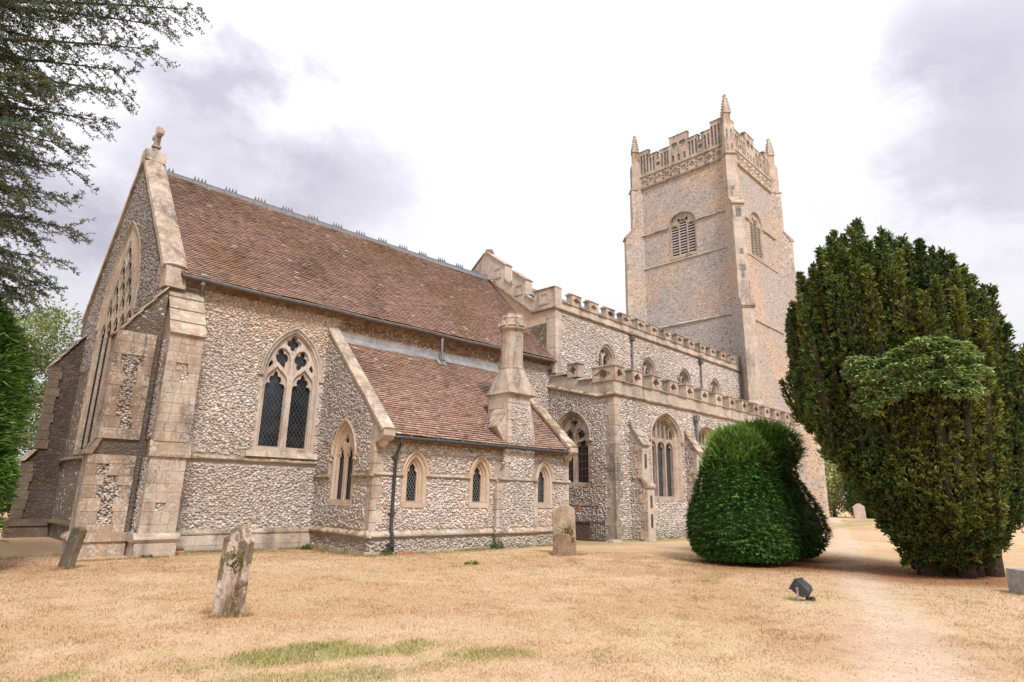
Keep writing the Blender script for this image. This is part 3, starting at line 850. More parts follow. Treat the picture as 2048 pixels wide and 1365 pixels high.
# -------- dressed stone helpers --------------------------------------------
def quoins(fr, uc, sg, z0, z1, mat, parent, l=(.26, .42), d=(.42, .26), h=(.24, .36), proud=.014, w_in=None):
    """alternate long and short corner stones; sg=+1 when the wall runs to larger u"""
    z = z0; i = 0; ex = []
    while z < z1 - .05:
        hh = min(h[0] + (h[1] - h[0]) * rng.random(), z1 - z)
        a, b = l[i % 2] * (.85 + .3 * rng.random()), d[i % 2] * (.85 + .3 * rng.random())
        pr = proud + .008 * rng.random()
        u0, u1 = sorted((uc - sg * pr, uc + sg * a))
        mb = MB(); mb.block(fr, u0, u1, -b, pr, z + .004, z + hh - .004, .012)
        mb.build('quoin_stone', M[mat], parent)
        ex.append(rect(u0 - .01, u1 + .01, z, z + hh))
        z += hh; i += 1
    return ex
def ashlar(fr, u0, u1, z0, z1, mat, parent, w=.0, hh=(.24, .36), ll=(.3, .5), thick=.06, gap=.0, skip=None, name='ashlar_block'):
    z = z0
    while z < z1 - .03:
        h = hh[0] + (hh[1] - hh[0]) * rng.random()
        if z1 - z - h < .12: h = z1 - z
        u = u0
        while u < u1 - .02:
            l = ll[0] + (ll[1] - ll[0]) * rng.random()
            if u1 - u - l < .15: l = u1 - u
            if not (skip and skip(u + l / 2, z + h / 2)):
                mb = MB(); mb.block(fr, u + .0015, u + l - .0015, w - thick, w + .006 + .005 * rng.random(), z + .0015, z + h - .0015, .006)
                mb.build(name, M[mat], parent)
            u += l
        z += h
def string(fr, u0, u1, z, mat='stone', h=.11, p=.09, parent=None, name='string_course', wob=0):
    """weathered string course: sloped top, hollow below, with a slightly uneven line"""
    n = max(2, int((u1 - u0) / .35)); mb = MB()
    prof = [(0, z + h * .75), (p * .85, z + h * .18), (p, z), (p * .92, z - h * .25), (p * .45, z - h * .32), (0, z - h * .45)]
    L = []
    for i in range(n + 1):
        u = u0 + (u1 - u0) * i / n; dz = .006 * math.sin(i * 2.1 + z * 7) + wob * rng.normal(); dp = .006 * math.sin(i * 3.7 + z)
        L.append([(u, w + (dp if w > 0 else -.02), zz_ + dz) for w, zz_ in prof])
    mb.sweep(fr, L)
    mb.add([fr.P(*q) for q in L[0]], [tuple(range(len(prof)))]); mb.add([fr.P(*q) for q in L[-1]], [tuple(range(len(prof)))])
    return mb.build(name, M[mat], parent or church)

# -------- roof tiles ---------------------------------------------------------
TPAL = np.array([[.37, .225, .165], [.41, .255, .195], [.33, .195, .145], [.44, .285, .22], [.36, .22, .165], [.30, .19, .15], [.39, .235, .17]])
def tiles(fr, L, S, parent, keep=None, gauge=.108, tw=.170, individuals=0, seed=3, tone=1.0, ind_test=None):
    """fr: origin at the eaves, u along the eaves, n off the slope, z up the slope"""
    g = np.random.default_rng(seed)
    nc, nt = int(S / gauge), int(L / tw) + 2
    J, I = np.meshgrid(np.arange(nt), np.arange(nc))
    u = (J - (I % 2) * .5) * tw + g.normal(0, .003, J.shape) + .012 * vnoise(I * .7, J * 0, seed)
    s = I * gauge + g.normal(0, .0025, J.shape) + .006 * g.normal(size=(nc, 1)) + .012 * vnoise(J * .11, I * .23, seed + 1)
    u, s = u.ravel(), s.ravel()
    k = (u > -.02) & (u < L - tw * .6)
    if keep is not None: k &= keep(u, s)
    u, s = u[k], s[k]; n = len(u)
    wd = tw - .003 + g.normal(0, .002, n); ln = .20
    lift = .055 + g.normal(0, .0022, n) + .006 * vnoise(u * .8, s * .8, seed + 5); th = .017
    lft = lift + g.normal(0, .0015, n); rgt = lift + g.normal(0, .0015, n)
    skew = g.normal(0, .003, n)
    sag = .045 * fbm(u * .22, s * .3, seed + 9, 2) + .012 * fbm(u * 1.1, s * 1.1, seed + 19, 2)
    def P(du, ds, w): return np.stack([u + du + skew * ds / ln, w + sag, s + ds], 1)
    cam_ = .001
    vs = [P(0, 0, lft), P(wd / 2, -.004, (lft + rgt) / 2 + cam_), P(wd, 0, rgt), P(0, 0, lft - th), P(wd / 2, -.004, (lft + rgt) / 2 + cam_ - th), P(wd, 0, rgt - th),
          P(0, ln, lft * 0 - .004), P(wd / 2, ln, lft * 0), P(wd, ln, lft * 0 - .004)]
    A = np.stack(vs, 1)
    col = TPAL[g.integers(0, len(TPAL), n)] * (.86 + .28 * g.random((n, 1))) * tone * np.array([.90, .93, .95])
    pt = sstep(.1, .5, fbm(u * .55, s * .55, seed + 20, 3))[:, None]
    col = col * (1 - .35 * pt) + np.array([.27, .155, .07]) * .35 * pt
    dp_ = sstep(.12, .55, fbm(u * .9 + 40, s * .5, seed + 44, 4))[:, None]; col = col * (1 - .28 * dp_)
    dk = (g.random(n) < .05)[:, None]; col = np.where(dk, col * .68, col)
    wh = (g.random(n) < .006)[:, None]; col = np.where(wh, np.array([[.55, .47, .41]]), col)
    q = np.array([(0, 1, 7, 6), (1, 2, 8, 7), (3, 4, 1, 0), (4, 5, 2, 1), (0, 6, 3, 3), (2, 5, 8, 8)])
    tri = np.array([(0, 1, 7), (0, 7, 6), (1, 2, 8), (1, 8, 7), (3, 4, 1), (3, 1, 0), (4, 5, 2), (4, 2, 1), (0, 6, 3), (2, 5, 8)])
    def mk(idx, name):
        V = fr.PA(A[idx].reshape(-1, 3)); m = len(idx)
        F = (np.arange(m) * 9)[:, None, None] + tri[None]
        tip = np.repeat(col[idx][:, None], 9, 1).copy(); tip[:, 3:6] *= .22  # lower edge darkened in place of the shadow gap under each course
        return mesh_np(name, V, F.reshape(-1, 3), tip.reshape(-1, 3), M['tile'])
    idx = np.arange(n)
    if individuals:
        cand = idx if ind_test is None else idx[ind_test(u, s)]
        sel = cand[np.argsort(s[cand] * 1.0 + .001 * u[cand])][:individuals]
        for i in sel: obj('roof_tile', mk(np.array([i]), 'roof_tile'), parent)
        idx = np.setdiff1d(idx, sel)
    obj('roof_tiling', mk(idx, 'roof_tiling'), parent, kind='stuff')

def roof_deck(name, fr, L, S, th=.08):
    mb = MB(); mb.box(fr, 0, L, -th - .02, -.02, 0, S); return mb.build(name, M['tile_base'], church)
M['tile_base'] = simple('dark_tile_underlay', (.16, .08, .055), (.12, .06, .045), 6, .95)  # deck colour, darker than the tiles laid on it

# ================================================================ CHANCEL
mb = MB()
def mir(poly, c): return [(2 * c - u, z) for u, z in reversed(poly)]
mouch = [(7.50, 5.08), (7.41, 5.26), (7.24, 5.40), (7.09, 5.53), (7.03, 5.70), (7.09, 5.87), (7.21, 5.97), (7.35, 5.95), (7.47, 5.83), (7.53, 5.64), (7.54, 5.36)]
lhead = [(6.82, 2.86), (7.49, 2.86), (7.49, 4.92), (7.45, 5.05), (7.36, 5.16), (7.23, 5.26), (7.14, 5.37), (7.06, 5.27), (6.95, 5.17), (6.86, 5.06), (6.82, 4.92)]
lcusp = [(6.84, 2.86), (7.47, 2.86), (7.47, 4.72), (7.42, 4.82), (7.30, 4.84), (7.34, 4.92), (7.31, 5.03), (7.22, 5.06), (7.20, 5.16), (7.14, 5.24), (7.09, 5.16), (7.06, 5.06), (6.97, 5.03), (6.95, 4.92), (6.99, 4.84), (6.89, 4.82), (6.84, 4.72)]
spand = [(6.87, 5.27), (6.96, 5.36), (7.00, 5.44), (6.94, 5.55), (6.88, 5.46), (6.85, 5.36)]
def tfoil(u, z, r, rot, kz):
    return [(u + x * math.cos(rot) - y * math.sin(rot), z + x * math.sin(rot) + y * math.cos(rot)) for x, y in [(r * (.60 + .40 * abs(math.cos(2 * t)) ** .8) * math.cos(t), kz * r * (.60 + .40 * abs(math.cos(2 * t)) ** .8) * math.sin(t)) for t in [2 * math.pi * i / 32 for i in range(32)]]]
cw_hole, cw_ex = window(FC, 7.58, .86, 2.86, 5.12, 1.59,
    holes=[lhead, mir(lhead, 7.58), mouch, mir(mouch, 7.58), foil(7.58, 6.15, .235, 4, 0, 32, 1.15), spand, mir(spand, 7.58)],
    cusped=[lcusp, mir(lcusp, 7.58), tfoil(7.27, 5.64, .205, .22, 1.55), tfoil(7.89, 5.64, .205, -.22, 1.55), foil(7.58, 6.15, .19, 4, 0, 32, 1.15), spand, mir(spand, 7.58)],
    panes=[(6.70, 7.58, 2.84, 6.4), (7.58, 8.46, 2.84, 6.4)], lat=(.125, .20, .008), depth=.14, splay=.075, jamb=.07, label='two-light chancel window with leaded diamond panes')
cw = MB(); cw.plate(FC, [(3.6, GB), (19.3, GB), (19.3, 7.45), (3.6, 7.45)], [cw_hole], 0, -.55)
chancel_wall = cw.build('chancel_wall', M['mortar'], church)
q_ex = []
fl = flints(FC, (4.75, 9.0, .42, 7.34), outside(cw_ex, rect(4.6, 8.75, 2.28, 2.56), rect(6.35, 8.72, 2.45, 2.75), rect(8.68, 10, 0, 7)), .108, .076, .030, coursed=.35, seed=11, warm=.6, stain=lambda u, z: .75 * sstep(4.9, 7.3, z))
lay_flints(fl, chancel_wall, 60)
fl = flints(FC, (8.7, 19.2, 6.86, 7.34), outside(rect(13.4, 14.7, 6, 7.2)), .105, .075, .026, coursed=.4, seed=12, warm=1.5, stain=lambda u, z: .9 + 0 * z)
obj('flint_facing', flint_mesh(fl, np.arange(len(fl['U']))), chancel_wall, kind='stuff')
fl = flints(FC, (16.6, 19.15, 3.6, 7.2), outside(rect(0, 1, 0, 1)), .105, .075, .026, coursed=.4, seed=13)
obj('flint_facing', flint_mesh(fl, np.arange(len(fl['U']))), chancel_wall, kind='stuff')
# large pale stones set in the flintwork
for (u, z, a, b) in [(5.30, 4.65, .19, .075), (4.98, 2.86, .14, .10), (5.30, 2.74, .12, .08), (5.1, 2.66, .16, .07), (5.62, 2.88, .10, .06)]:
    s = MB(); s.block(FC, u - a, u + a, -.05, .03, z - b, z + b, .03); s.build('rubble_stone', M['stone_pale'], chancel_wall)
string(FC, 4.62, 8.68, 2.45, 'mossy', .12, .10)
string(FC, 4.62, 8.68, .42, 'stone', .17, .13, name='plinth_moulding')
ashlar(FC, 4.6, 8.68, -.3, .36, 'stone_pale', chancel_wall, .10, (.36, .40), (.5, .9), .25)
# carved letters on the window sill
cu = bpy.data.curves.new('carved_letters', 'FONT'); cu.body = 'ITEM'; cu.size = .12; cu.extrude = .006
tob = bpy.data.objects.new('tmp', cu); COL.objects.link(tob)
bpy.context.view_layer.update()
tme = bpy.data.meshes.new_from_object(tob.evaluated_get(bpy.context.evaluated_depsgraph_get())); bpy.data.objects.remove(tob)
tme.materials.clear(); tme.materials.append(M['stone_dark'])
obj('carved_lettering', tme, chancel_wall, Matrix(((1, 0, 0, 7.98), (0, 0, -1, 18.6 - .032), (0, 1, 0, 2.735), (0, 0, 0, 1))))
sl = MB(); sl.extr(FC, [(0, 2.56), (.095, 2.56), (.03, 2.72), (0, 2.72)], 6.44, 8.72); sl.build('sill_weathering', M['stone_pale'], church)

# roof
th = math.atan2(12.45 - 7.50, 22.9 - 18.28)
FR = Frame((3.55, 18.28, 7.50), (1, 0, 0), (0, -math.sin(th), math.cos(th)), (0, math.cos(th), math.sin(th)))
S_ = math.hypot(12.45 - 7.5, 22.9 - 18.28)
chancel_roof = roof_deck('chancel_roof', Frame((3.98, 18.28, 7.50), FR.u, FR.n, FR.z), 15.27, S_)
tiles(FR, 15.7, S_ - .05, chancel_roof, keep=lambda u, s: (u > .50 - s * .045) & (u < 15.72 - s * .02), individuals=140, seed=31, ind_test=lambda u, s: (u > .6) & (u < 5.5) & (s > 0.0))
FRS = Frame((3.4, 27.52, 7.50), (1, 0, 0), (0, math.sin(th), math.cos(th)), (0, -math.cos(th), math.sin(th)))
mb = MB(); mb.box(FRS, 0, 15.8, -.08, .03, 0, S_); mb.build('chancel_roof_slope', M['tile_base'], church)
mb = MB(); mb.box(WORLD, 3.4, 19.3, 27.0, 27.4, GB, 7.5); mb.build('chancel_south_wall', M['rubble'], church)
# lead ridge with cresting
x = 3.72; i = 0
while x < 19.0:
    L_ = (.50 if i % 2 == 0 else .60); x1 = min(x + L_, 19.05)
    mb = MB()
    pr = [(-.24, -.25), (-.05, .0), (-.04, .06), (.04, .06), (.05, .0), (.24, -.25), (.21, -.27), (0, -.06), (-.21, -.27)]
    mb.extr(Frame((0, 22.9, 12.52), (1, 0, 0), (0, 1, 0)), pr, x + .006, x1 - .006)
    if i % 2 == 0:
        for k in range(4):
            xa = x + .02 + k * .12
            mb.prism(Frame((0, 22.9, 12.52), (1, 0, 0), (0, 1, 0)), [(xa, .05), (xa + .115, .05), (xa + .085, .13), (xa + .058, .24), (xa + .03, .13)], -.018, .018)
    mb.build('ridge_crest' if i % 2 == 0 else 'ridge_roll', M['lead'], chancel_roof)
    x = x1; i += 1
# eaves: soffit, gutter with brackets
mb = MB(); mb.extr(FC, [(0, 7.22), (.12, 7.34), (.30, 7.42), (.30, 7.48), (0, 7.62)], 4.02, 19.25); mb.build('eaves', M['soffit'], church)
gt = MB()
pts = [(x, 18.255, 7.405 + .012 * math.sin(x * 1.7)) for x in np.linspace(4.0, 19.28, 40)]
gt.tube(pts, .078, 10); gutter = gt.build('gutter', M['gutter'], church, smooth=True)
for x in np.arange(4.9, 19.2, 1.83):
    mb = MB(); mb.tube([(x, 18.255, 7.405), (x + .07, 18.255, 7.405)], .088, 10); mb.build('gutter_joint', M['gutter'], gutter)
# grey downpipe at the east end
dp = MB(); dp.tube([(4.55, 18.27, 7.40), (4.55, 18.27, 7.22), (4.62, 18.50, 6.98), (4.62, 18.52, 6.4), (4.60, 18.50, 6.12)], .05, 9)
dpo = dp.build('downpipe', M['iron_grey'], church, smooth=True)
for z, y in ((7.30, 18.27), (6.93, 18.51)):
    mb = MB(); mb.tube([(4.55 if z > 7.1 else 4.62, y, z - .05), (4.55 if z > 7.1 else 4.62, y, z + .05)], .068, 9); mb.build('pipe_collar', M['iron_grey'], dpo)

# north-east buttresses
def flint_panel(parent, fr, poly, w, seed, dark=1.0, hgt=.02, su=.10, sz=.07):
    us = [p[0] for p in poly]; zs = [p[1] for p in poly]
    D = flints(Frame(fr.o + fr.n * w, fr.u, fr.n), (min(us), max(us), min(zs), max(zs)), lambda u, z: inpoly(u, z, poly), su, sz, hgt, dark, .4, seed)
    if len(D['U']): obj('flint_panel', flint_mesh(D, np.arange(len(D['U']))), parent, kind='stuff')
def ragged(u0, u1, z0, z1, seed, narrow=.2):
    g = np.random.default_rng(seed); n = max(3, int((z1 - z0) / .28)); Lp, Rp = [], []
    for i in range(n):
        a = z0 + (z1 - z0) * i / n; b = z0 + (z1 - z0) * (i + 1) / n
        l = u0 + (u1 - u0) * narrow * g.random(); r = u1 - (u1 - u0) * narrow * g.random()
        Lp += [(l, a), (l, b)]; Rp += [(r, a), (r, b)]
    return Lp + Rp[::-1]
def buttress(fr, u0, u1, d_lo, d_up, z_off, z_slope0, z_slope1, mats=('stone_brown', 'stone_brown'), seed=1, side_mat='rubble_gable', panels=True, plinth=True, block=True, label=None):
    """stepped buttress built on a wall frame, two stages and a sloping head"""
    mb = MB()
    prof = [(-.1, GB), (d_lo - .06, GB), (d_lo - .06, z_off), (d_up - .06, z_off + .34), (d_up - .06, z_slope0), (0.0, z_slope1), (-.1, z_slope1)]
    mb.extr(fr, prof, u0 + .05, u1 - .05)
    b = mb.build('buttress', M[side_mat], church, label=label)
    if block:
        pl = [ragged(u0 + .28, u1 - .16, .75, z_off - .25, seed, .5), ragged(u0 + .27, u1 - .2, z_off + .75, z_slope0 - .45, seed + 1, .6)]
        for (za, zb, dd, mt, k) in ((.42 if plinth else -.3, z_off - .06, d_lo, mats[0], 0), (z_off + .30, z_slope0, d_up, mats[1], 1)):
            ashlar(fr, u0, u1, za, zb, mt, b, dd, (.20, .32), (.17, .30), .055, skip=(lambda u, z, k=k: bool(inpoly(np.array([u]), np.array([z]), pl[k])[0])) if panels else None)
            if panels: flint_panel(b, fr, rect(u0 + .18, u1 - .12, za + .2, zb - .2), dd - .055, seed + 5 + k, 1.2)
        # side quoins
        for sgn, ue in ((1, u0), (-1, u1)):
            fs = Frame(fr.P(ue, 0, 0), fr.n, fr.u * -sgn)
            for (za, zb, dd, mt) in ((.42, z_off - .06, d_lo, mats[0]), (z_off + .30, z_slope0, d_up, mats[1])):
                z = za; i = 0
                while z < zb - .05:
                    h = min(.22 + .14 * rng.random(), zb - z); l = (.20, .36)[i % 2]
                    q = MB(); q.block(fs, dd - l, dd - .004, -.1, .004, z + .003, z + h - .003, .008); q.build('ashlar_block', M[mt], b); z += h; i += 1
            lo = rect(.02, d_lo - .24, .5, z_off - .12)
            flint_panel(b, fs, lo, -.045, seed + 30, .6); flint_panel(b, fs, rect(.02, d_up - .24, z_off + .4, z_slope0 - .1), -.045, seed + 33, .6)
    # weathered slopes: overlapping slabs
    n = 4; a0 = np.array((d_up + .05, z_slope0 - .05)); a1 = np.array((-.02, z_slope1 + .02))
    for i in range(n):
        p, q = a0 + (a1 - a0) * i / n, a0 + (a1 - a0) * (i + 1.12) / n
        nrm_ = np.array((a0[1] - a1[1], a0[0] - a1[0])); nrm_ = np.array((-(a1 - a0)[1], (a1 - a0)[0])); nrm_ = -nrm_ / np.linalg.norm(nrm_) if nrm_[1] < 0 else nrm_ / np.linalg.norm(nrm_)
        lo_, hi_ = .055, .01
        s = MB(); s.extr(fr, [tuple(p), tuple(p + nrm_ * lo_), tuple(q + nrm_ * hi_), tuple(q - nrm_ * .03)], u0 - .03, u1 + .03); s.build('weathering_slab', M['stone'], b)
    s = MB(); s.extr(fr, [(d_lo + .07, z_off - .08), (d_lo + .08, z_off - .02), (d_up - .02, z_off + .32), (d_up - .1, z_off + .32), (d_lo - .08, z_off - .06)], u0 - .06, u1 + .06); s.build('weathering_slab', M['mossy'], b)
    if plinth:
        s = MB(); s.box(fr, u0 - .05, u1 + .05, -.05, d_lo + .05, GB, .30); s.build('plinth_block', M['stone' if label and 'north' in label else mats[0]], b)
        pr = [(-.05, .50), (d_lo + .01, .50), (d_lo + .10, .42), (d_lo + .12, .36), (d_lo + .07, .29), (-.05, .29)]
        s = MB(); s.extr(fr, pr, u0 - .10, u1 + .10); s.build('plinth_moulding', M['stone' if label and 'north' in label else mats[0]], b)
    return b
FNB = Frame((0, 18.6, 0), (1, 0, 0), (0, -1, 0))
buttress(FNB, 3.80, 4.64, 1.00, 1.00, 2.45, 5.62, 7.15, ('stone', 'stone'), 41, side_mat='stone_brown', label='buttress facing north at the chancel corner')
FEB = Frame((3.66, 0, 0), (0, 1, 0), (-1, 0, 0))
eb = buttress(FEB, 18.32, 19.2, 1.08, .95, 2.45, 5.50, 6.95, ('stone_brown', 'stone_brown'), 51, block=False)
fs = Frame((3.66, 18.32, 0), (-1, 0, 0), (0, -1, 0))
for (za, zb, dd, sd) in ((.44, 2.38, 1.08, 3), (2.78, 5.6, .95, 8)):
    rg = ragged(.30, .74, za + .25, zb - .2, sd, .45)
    ashlar(fs, .02, dd, za, zb, 'stone_brown', eb, .01, (.22, .34), (.22, .36), .06, skip=lambda u, z: bool(inpoly(np.array([u]), np.array([z]), rg)[0]))
    flint_panel(eb, fs, rect(.2, .85, za + .1, zb - .1), -.04, 55 + sd, 1.0)
    fe_ = Frame((3.66, 0, 0), (0, 1, 0), (-1, 0, 0)); ashlar(fe_, 18.33, 19.19, za, zb, 'stone_brown', eb, dd - .03, (.24, .36), (.3, .5), .05)
for (u0_, z0_, u1_, z1_) in ((.95, 5.55, .0, 6.95),):
    for i in range(4):
        pass
FSB = Frame((2.95, 0, 0), (0, 1, 0), (-1, 0, 0))
sb = buttress(FSB, 26.3, 27.2, 1.05, .80, 2.45, 5.66, 6.9, ('stone_dark', 'stone_dark'), 61, side_mat='rubble_dark', panels=False, block=False, label='stained buttress with shade in its dark colour at the far east corner')
for (z0, z1, dd) in ((.5, 2.36, 1.05), (2.8, 5.6, .80)):
    fs = Frame((2.95, 26.3, 0), (-1, 0, 0), (0, -1, 0))
    z = z0
    while z < z1 - .05:
        h = min(.3, z1 - z); q = MB(); q.block(fs, dd - .30 - .1 * rng.random(), dd + .004, -.1, .004, z, z + h - .005, .01); q.build('ashlar_block', M['stone_dark'], sb); z += h

# east gable wall with its big traceried window
ew_h, ew_c = [], []
eu, ea = 4.3, 1.95
wl_ = 2 * (ea - .2) / 5
for i in range(5):
    a = eu - (ea - .2) + i * wl_
    ew_h.append(light_hole(a + .06, a + wl_ - .06, 2.75, 6.55, .45)); ew_c.append(light_hole(a + .08, a + wl_ - .08, 2.75, 6.5, .42, .5, 9))
for row, (nn, z) in enumerate(((4, 7.40), (3, 8.05), (2, 8.70), (1, 9.3))):
    for i in range(nn):
        u = eu + (i - (nn - 1) / 2) * wl_
        ew_h.append(dagger(u, z, .80, .40)); ew_c.append(foil(u, z + .02, .20, 4, 0, 24, 1.5))
ew_hole, ew_ex = window(FE, eu, ea, 2.75, 6.95, 3.75, ew_h, cusped=ew_c, depth=.05, splay=.14, jamb=.10, tr_w=.03, hood_w=.05, mat='stone_umber', panes=[(eu - ea, eu + ea, 2.7, 10.2)], lat=(.16, .24, .01), label='tall five-light traceried east window')
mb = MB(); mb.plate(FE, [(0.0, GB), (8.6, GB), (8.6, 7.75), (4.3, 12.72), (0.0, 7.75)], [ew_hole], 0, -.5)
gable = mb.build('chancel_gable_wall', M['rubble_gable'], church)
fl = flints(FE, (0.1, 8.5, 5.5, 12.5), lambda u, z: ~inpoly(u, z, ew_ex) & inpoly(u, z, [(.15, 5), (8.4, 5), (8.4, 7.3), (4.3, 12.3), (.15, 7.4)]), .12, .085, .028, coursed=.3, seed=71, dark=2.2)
fl['col'] *= .45  # facing darkened too: cedar shade put into the flint colour
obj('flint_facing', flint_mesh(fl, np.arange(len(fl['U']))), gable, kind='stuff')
string(FE, 1.0, 7.7, 2.45, 'stone_dark', .14, .12); string(FE, 1.0, 7.7, .42, 'stone_dark', .17, .12, name='plinth_moulding')
for sg in (1, -1):
    rake = np.array((4.3, 12.86 - 7.80)); ln = np.linalg.norm(rake); ru = (EU * sg * rake[0] + np.array((0, 0, 1)) * rake[1]) / ln
    rn = (-EU * sg * rake[1] + np.array((0, 0, 1)) * rake[0]) / ln
    o = FE.P(0 if sg > 0 else 8.6, 0, 7.80)
    FK = Frame(o, ru, rn, -EN)
    u = -.18; i = 0
    while u < ln - .02:
        L_ = min(.75 + .45 * rng.random(), ln - u)
        if ln - u - L_ < .3: L_ = ln - u
        s = MB()
        s.add([FK.P(a, w, z) for a in (u + .004, u + L_ - .004) for w, z in ((-.10, -.09), (.055, -.09), (.115, .06), (.125, .25), (.115, .44), (.055, .56), (-.10, .56))],
              [tuple(range(7)), tuple(range(13, 6, -1))] + [(k, (k + 1) % 7, 7 + (k + 1) % 7, 7 + k) for k in range(7)])
        s.build('coping_stone', M['stone'], gable); u += L_; i += 1
# kneeler
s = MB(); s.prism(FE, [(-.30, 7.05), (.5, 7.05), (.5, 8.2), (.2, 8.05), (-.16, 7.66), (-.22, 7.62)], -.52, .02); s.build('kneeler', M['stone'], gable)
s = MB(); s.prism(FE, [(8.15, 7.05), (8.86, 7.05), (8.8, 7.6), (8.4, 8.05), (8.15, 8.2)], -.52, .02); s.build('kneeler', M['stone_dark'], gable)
# apex stone and cross finial
s = MB(); s.prism(FE, [(3.92, 12.62), (4.68, 12.62), (4.56, 12.98), (4.46, 13.10), (4.14, 13.10), (4.04, 12.98)], -.55, .08); s.build('apex_stone', M['stone'], gable)
cr = MB()
cr.prism(FE, [(4.17, 13.08), (4.43, 13.08), (4.36, 13.30), (4.36, 13.86), (4.38, 14.12), (4.22, 14.12), (4.24, 13.86), (4.24, 13.30)], -.34, -.16)
cr.prism(FE, [(3.92, 13.74), (3.92, 13.90), (4.10, 13.86), (4.50, 13.86), (4.68, 13.90), (4.68, 13.74), (4.50, 13.74), (4.10, 13.74)], -.338, -.162)
cr.box(FE, 4.18, 4.42, -.38, -.12, 13.30, 13.38); cr.build('cross_finial', M['stone'], gable)
# broken tile lying against the chancel foot

# ================================================================ VESTRY
vw = [(10.03, 0), (12.46, 0), (15.33, 0)]
v_hole, v_ex = [], []
for (uc, _) in vw:
    h, e = window(FVN, uc, .30, 1.36, 2.08, .66, holes=[light_hole(uc - .165, uc + .165, 1.36, 2.10, .34, .35, 9)], depth=.16, splay=.11, jamb=.11, irregular=False, mat='stone_ochre',
                  panes=[(uc - .3, uc + .3, 1.34, 2.75)], lat=(.095, .165, .010), came='came_pale', tr_w=.05, stops=False, hood_w=.085, label='ochre stone lancet window with diamond leading')
    v_hole.append(h); v_ex.append(e)
    v_ex.append(arch(uc, .30, 2.08, .66, .20, 1.9))
mb = MB(); mb.plate(FVN, [(8.71, GB), (16.55, GB), (16.55, 3.10), (8.71, 3.10)], v_hole, 0, -.4)
vestry_wall = mb.build('vestry_wall', M['mortar'], church)
ex = quoins(FVN, 8.68, 1, .55, 3.05, 'stone', vestry_wall, (.20, .34), (.34, .22)) + quoins(FVN, 16.58, -1, .55, 3.0, 'stone_pale', vestry_wall, (.18, .28), (.3, .2))
str_ex = rect(8.6, 16.7, 2.02, 2.19); pl_ex = rect(8.6, 16.7, .34, .60)
test = outside(*v_ex, *ex, str_ex, pl_ex, rect(13.05, 14.88, -1, 4))
fl = flints(FVN, (8.72, 16.55, -.02, 3.06), test, .104, .076, .030, coursed=.35, seed=81, dark=.9, stain=lambda u, z: .8 * sstep(2.75, 3.05, z))
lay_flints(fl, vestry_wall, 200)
# string course stepped between the hoods, plinth moulding, footing
xs_ = [8.66, 10.03 - .55, 10.03 + .55, 12.46 - .55, 12.46 + .55, 13.16]
for a, b in ((8.64, 9.56), (10.50, 11.99), (12.93, 13.16), (14.80, 14.86), (15.80, 16.64)): string(FVN, a, b, 2.10, 'stone_pale', .10, .085)
for a, b in ((8.58, 13.05), (14.90, 16.68)): string(FVN, a, b, .48, 'stone_pale', .17, .11, name='plinth_moulding')
ft = MB(); ft.box(FVN, 8.62, 16.62, -.1, .09, GB, .035); ft.build('footing', M['stone_pale'], church)
# chimney breast
FB = Frame((0, 14.90, 0), (1, 0, 0), (0, -1, 0))
mb = MB()
mb.prism(FB, [(13.07, GB), (14.87, GB), (14.87, 2.04), (14.70, 2.34), (14.70, 3.16), (13.37, 3.16), (13.37, 2.34), (13.07, 2.04)], -.16, -.004)
cb = mb.build('chimney_breast', M['mortar'], church)
for sgn, e0, e1 in ((1, 13.07, 13.37), (-1, 14.87, 14.70)):
    q_ = quoins(FB, e0, sgn, .60, 2.00, 'stone_pale', cb, (.22, .30), (.16, .15), proud=.008)
    quoins(FB, e1, sgn, 2.38, 3.12, 'stone_pale', cb, (.18, .26), (.16, .15), proud=.006)
    s = MB(); s.prism(FB, sorted([(e0, 2.0), (e0 + sgn * .26, 2.0), (e1 + sgn * .22, 2.40), (e1, 2.40)], key=lambda p: 0), -.15, .012); s.build('splay_stone', M['stone_pale'], cb)
fl = flints(FB, (13.32, 14.62, 0, 3.1), outside(rect(13, 15, 2.02, 2.19), rect(13, 15, .34, .60), [(13.0, 2.19), (13.6, 2.19), (13.62, 2.5), (13, 2.5)]), .10, .074, .026, coursed=.4, seed=83, dark=.7)
obj('flint_facing', flint_mesh(fl, np.arange(len(fl['U']))), cb, kind='stuff')
string(FB, 13.10, 14.86, 2.10, 'stone_pale', .10, .07); string(FB, 13.0, 14.93, .48, 'stone_brown', .17, .10, name='plinth_moulding')
# chimney above the eaves
mb = MB()
front = [(13.46, 3.16), (14.70, 3.16), (14.68, 3.75), (14.58, 4.25), (14.48, 4.60), (14.46, 4.90), (13.46, 4.90)]
mb.prism(FB, front, -1.05, .0)
chim = mb.build('chimney', M['mortar'], church)
fl = flints(FB, (13.62, 14.5, 3.2, 4.6), lambda u, z: inpoly(u, z, [(13.66, 3.2), (14.52, 3.2), (14.50, 3.8), (14.40, 4.3), (14.33, 4.55), (13.66, 4.55)]), .10, .072, .026, coursed=.3, seed=84, dark=.5, warm=1)
obj('flint_facing', flint_mesh(fl, np.arange(len(fl['U']))), chim, kind='stuff')
quoins(FB, 13.46, 1, 3.2, 4.58, 'stone_pale', chim, (.15, .24), (.2, .3), proud=.010)
for i in range(5):
    z0 = 3.2 + i * .28; e = [14.69, 14.69, 14.64, 14.56, 14.49][i]; e2 = [14.69, 14.66, 14.59, 14.50, 14.47][i]
    s = MB(); s.prism(FB, [(e - (.16, .26)[i % 2], z0), (e, z0), (e2, z0 + .274), (e2 - (.16, .26)[i % 2], z0 + .274)], -.3, .012); s.build('quoin_stone', M['stone_pale'], chim)
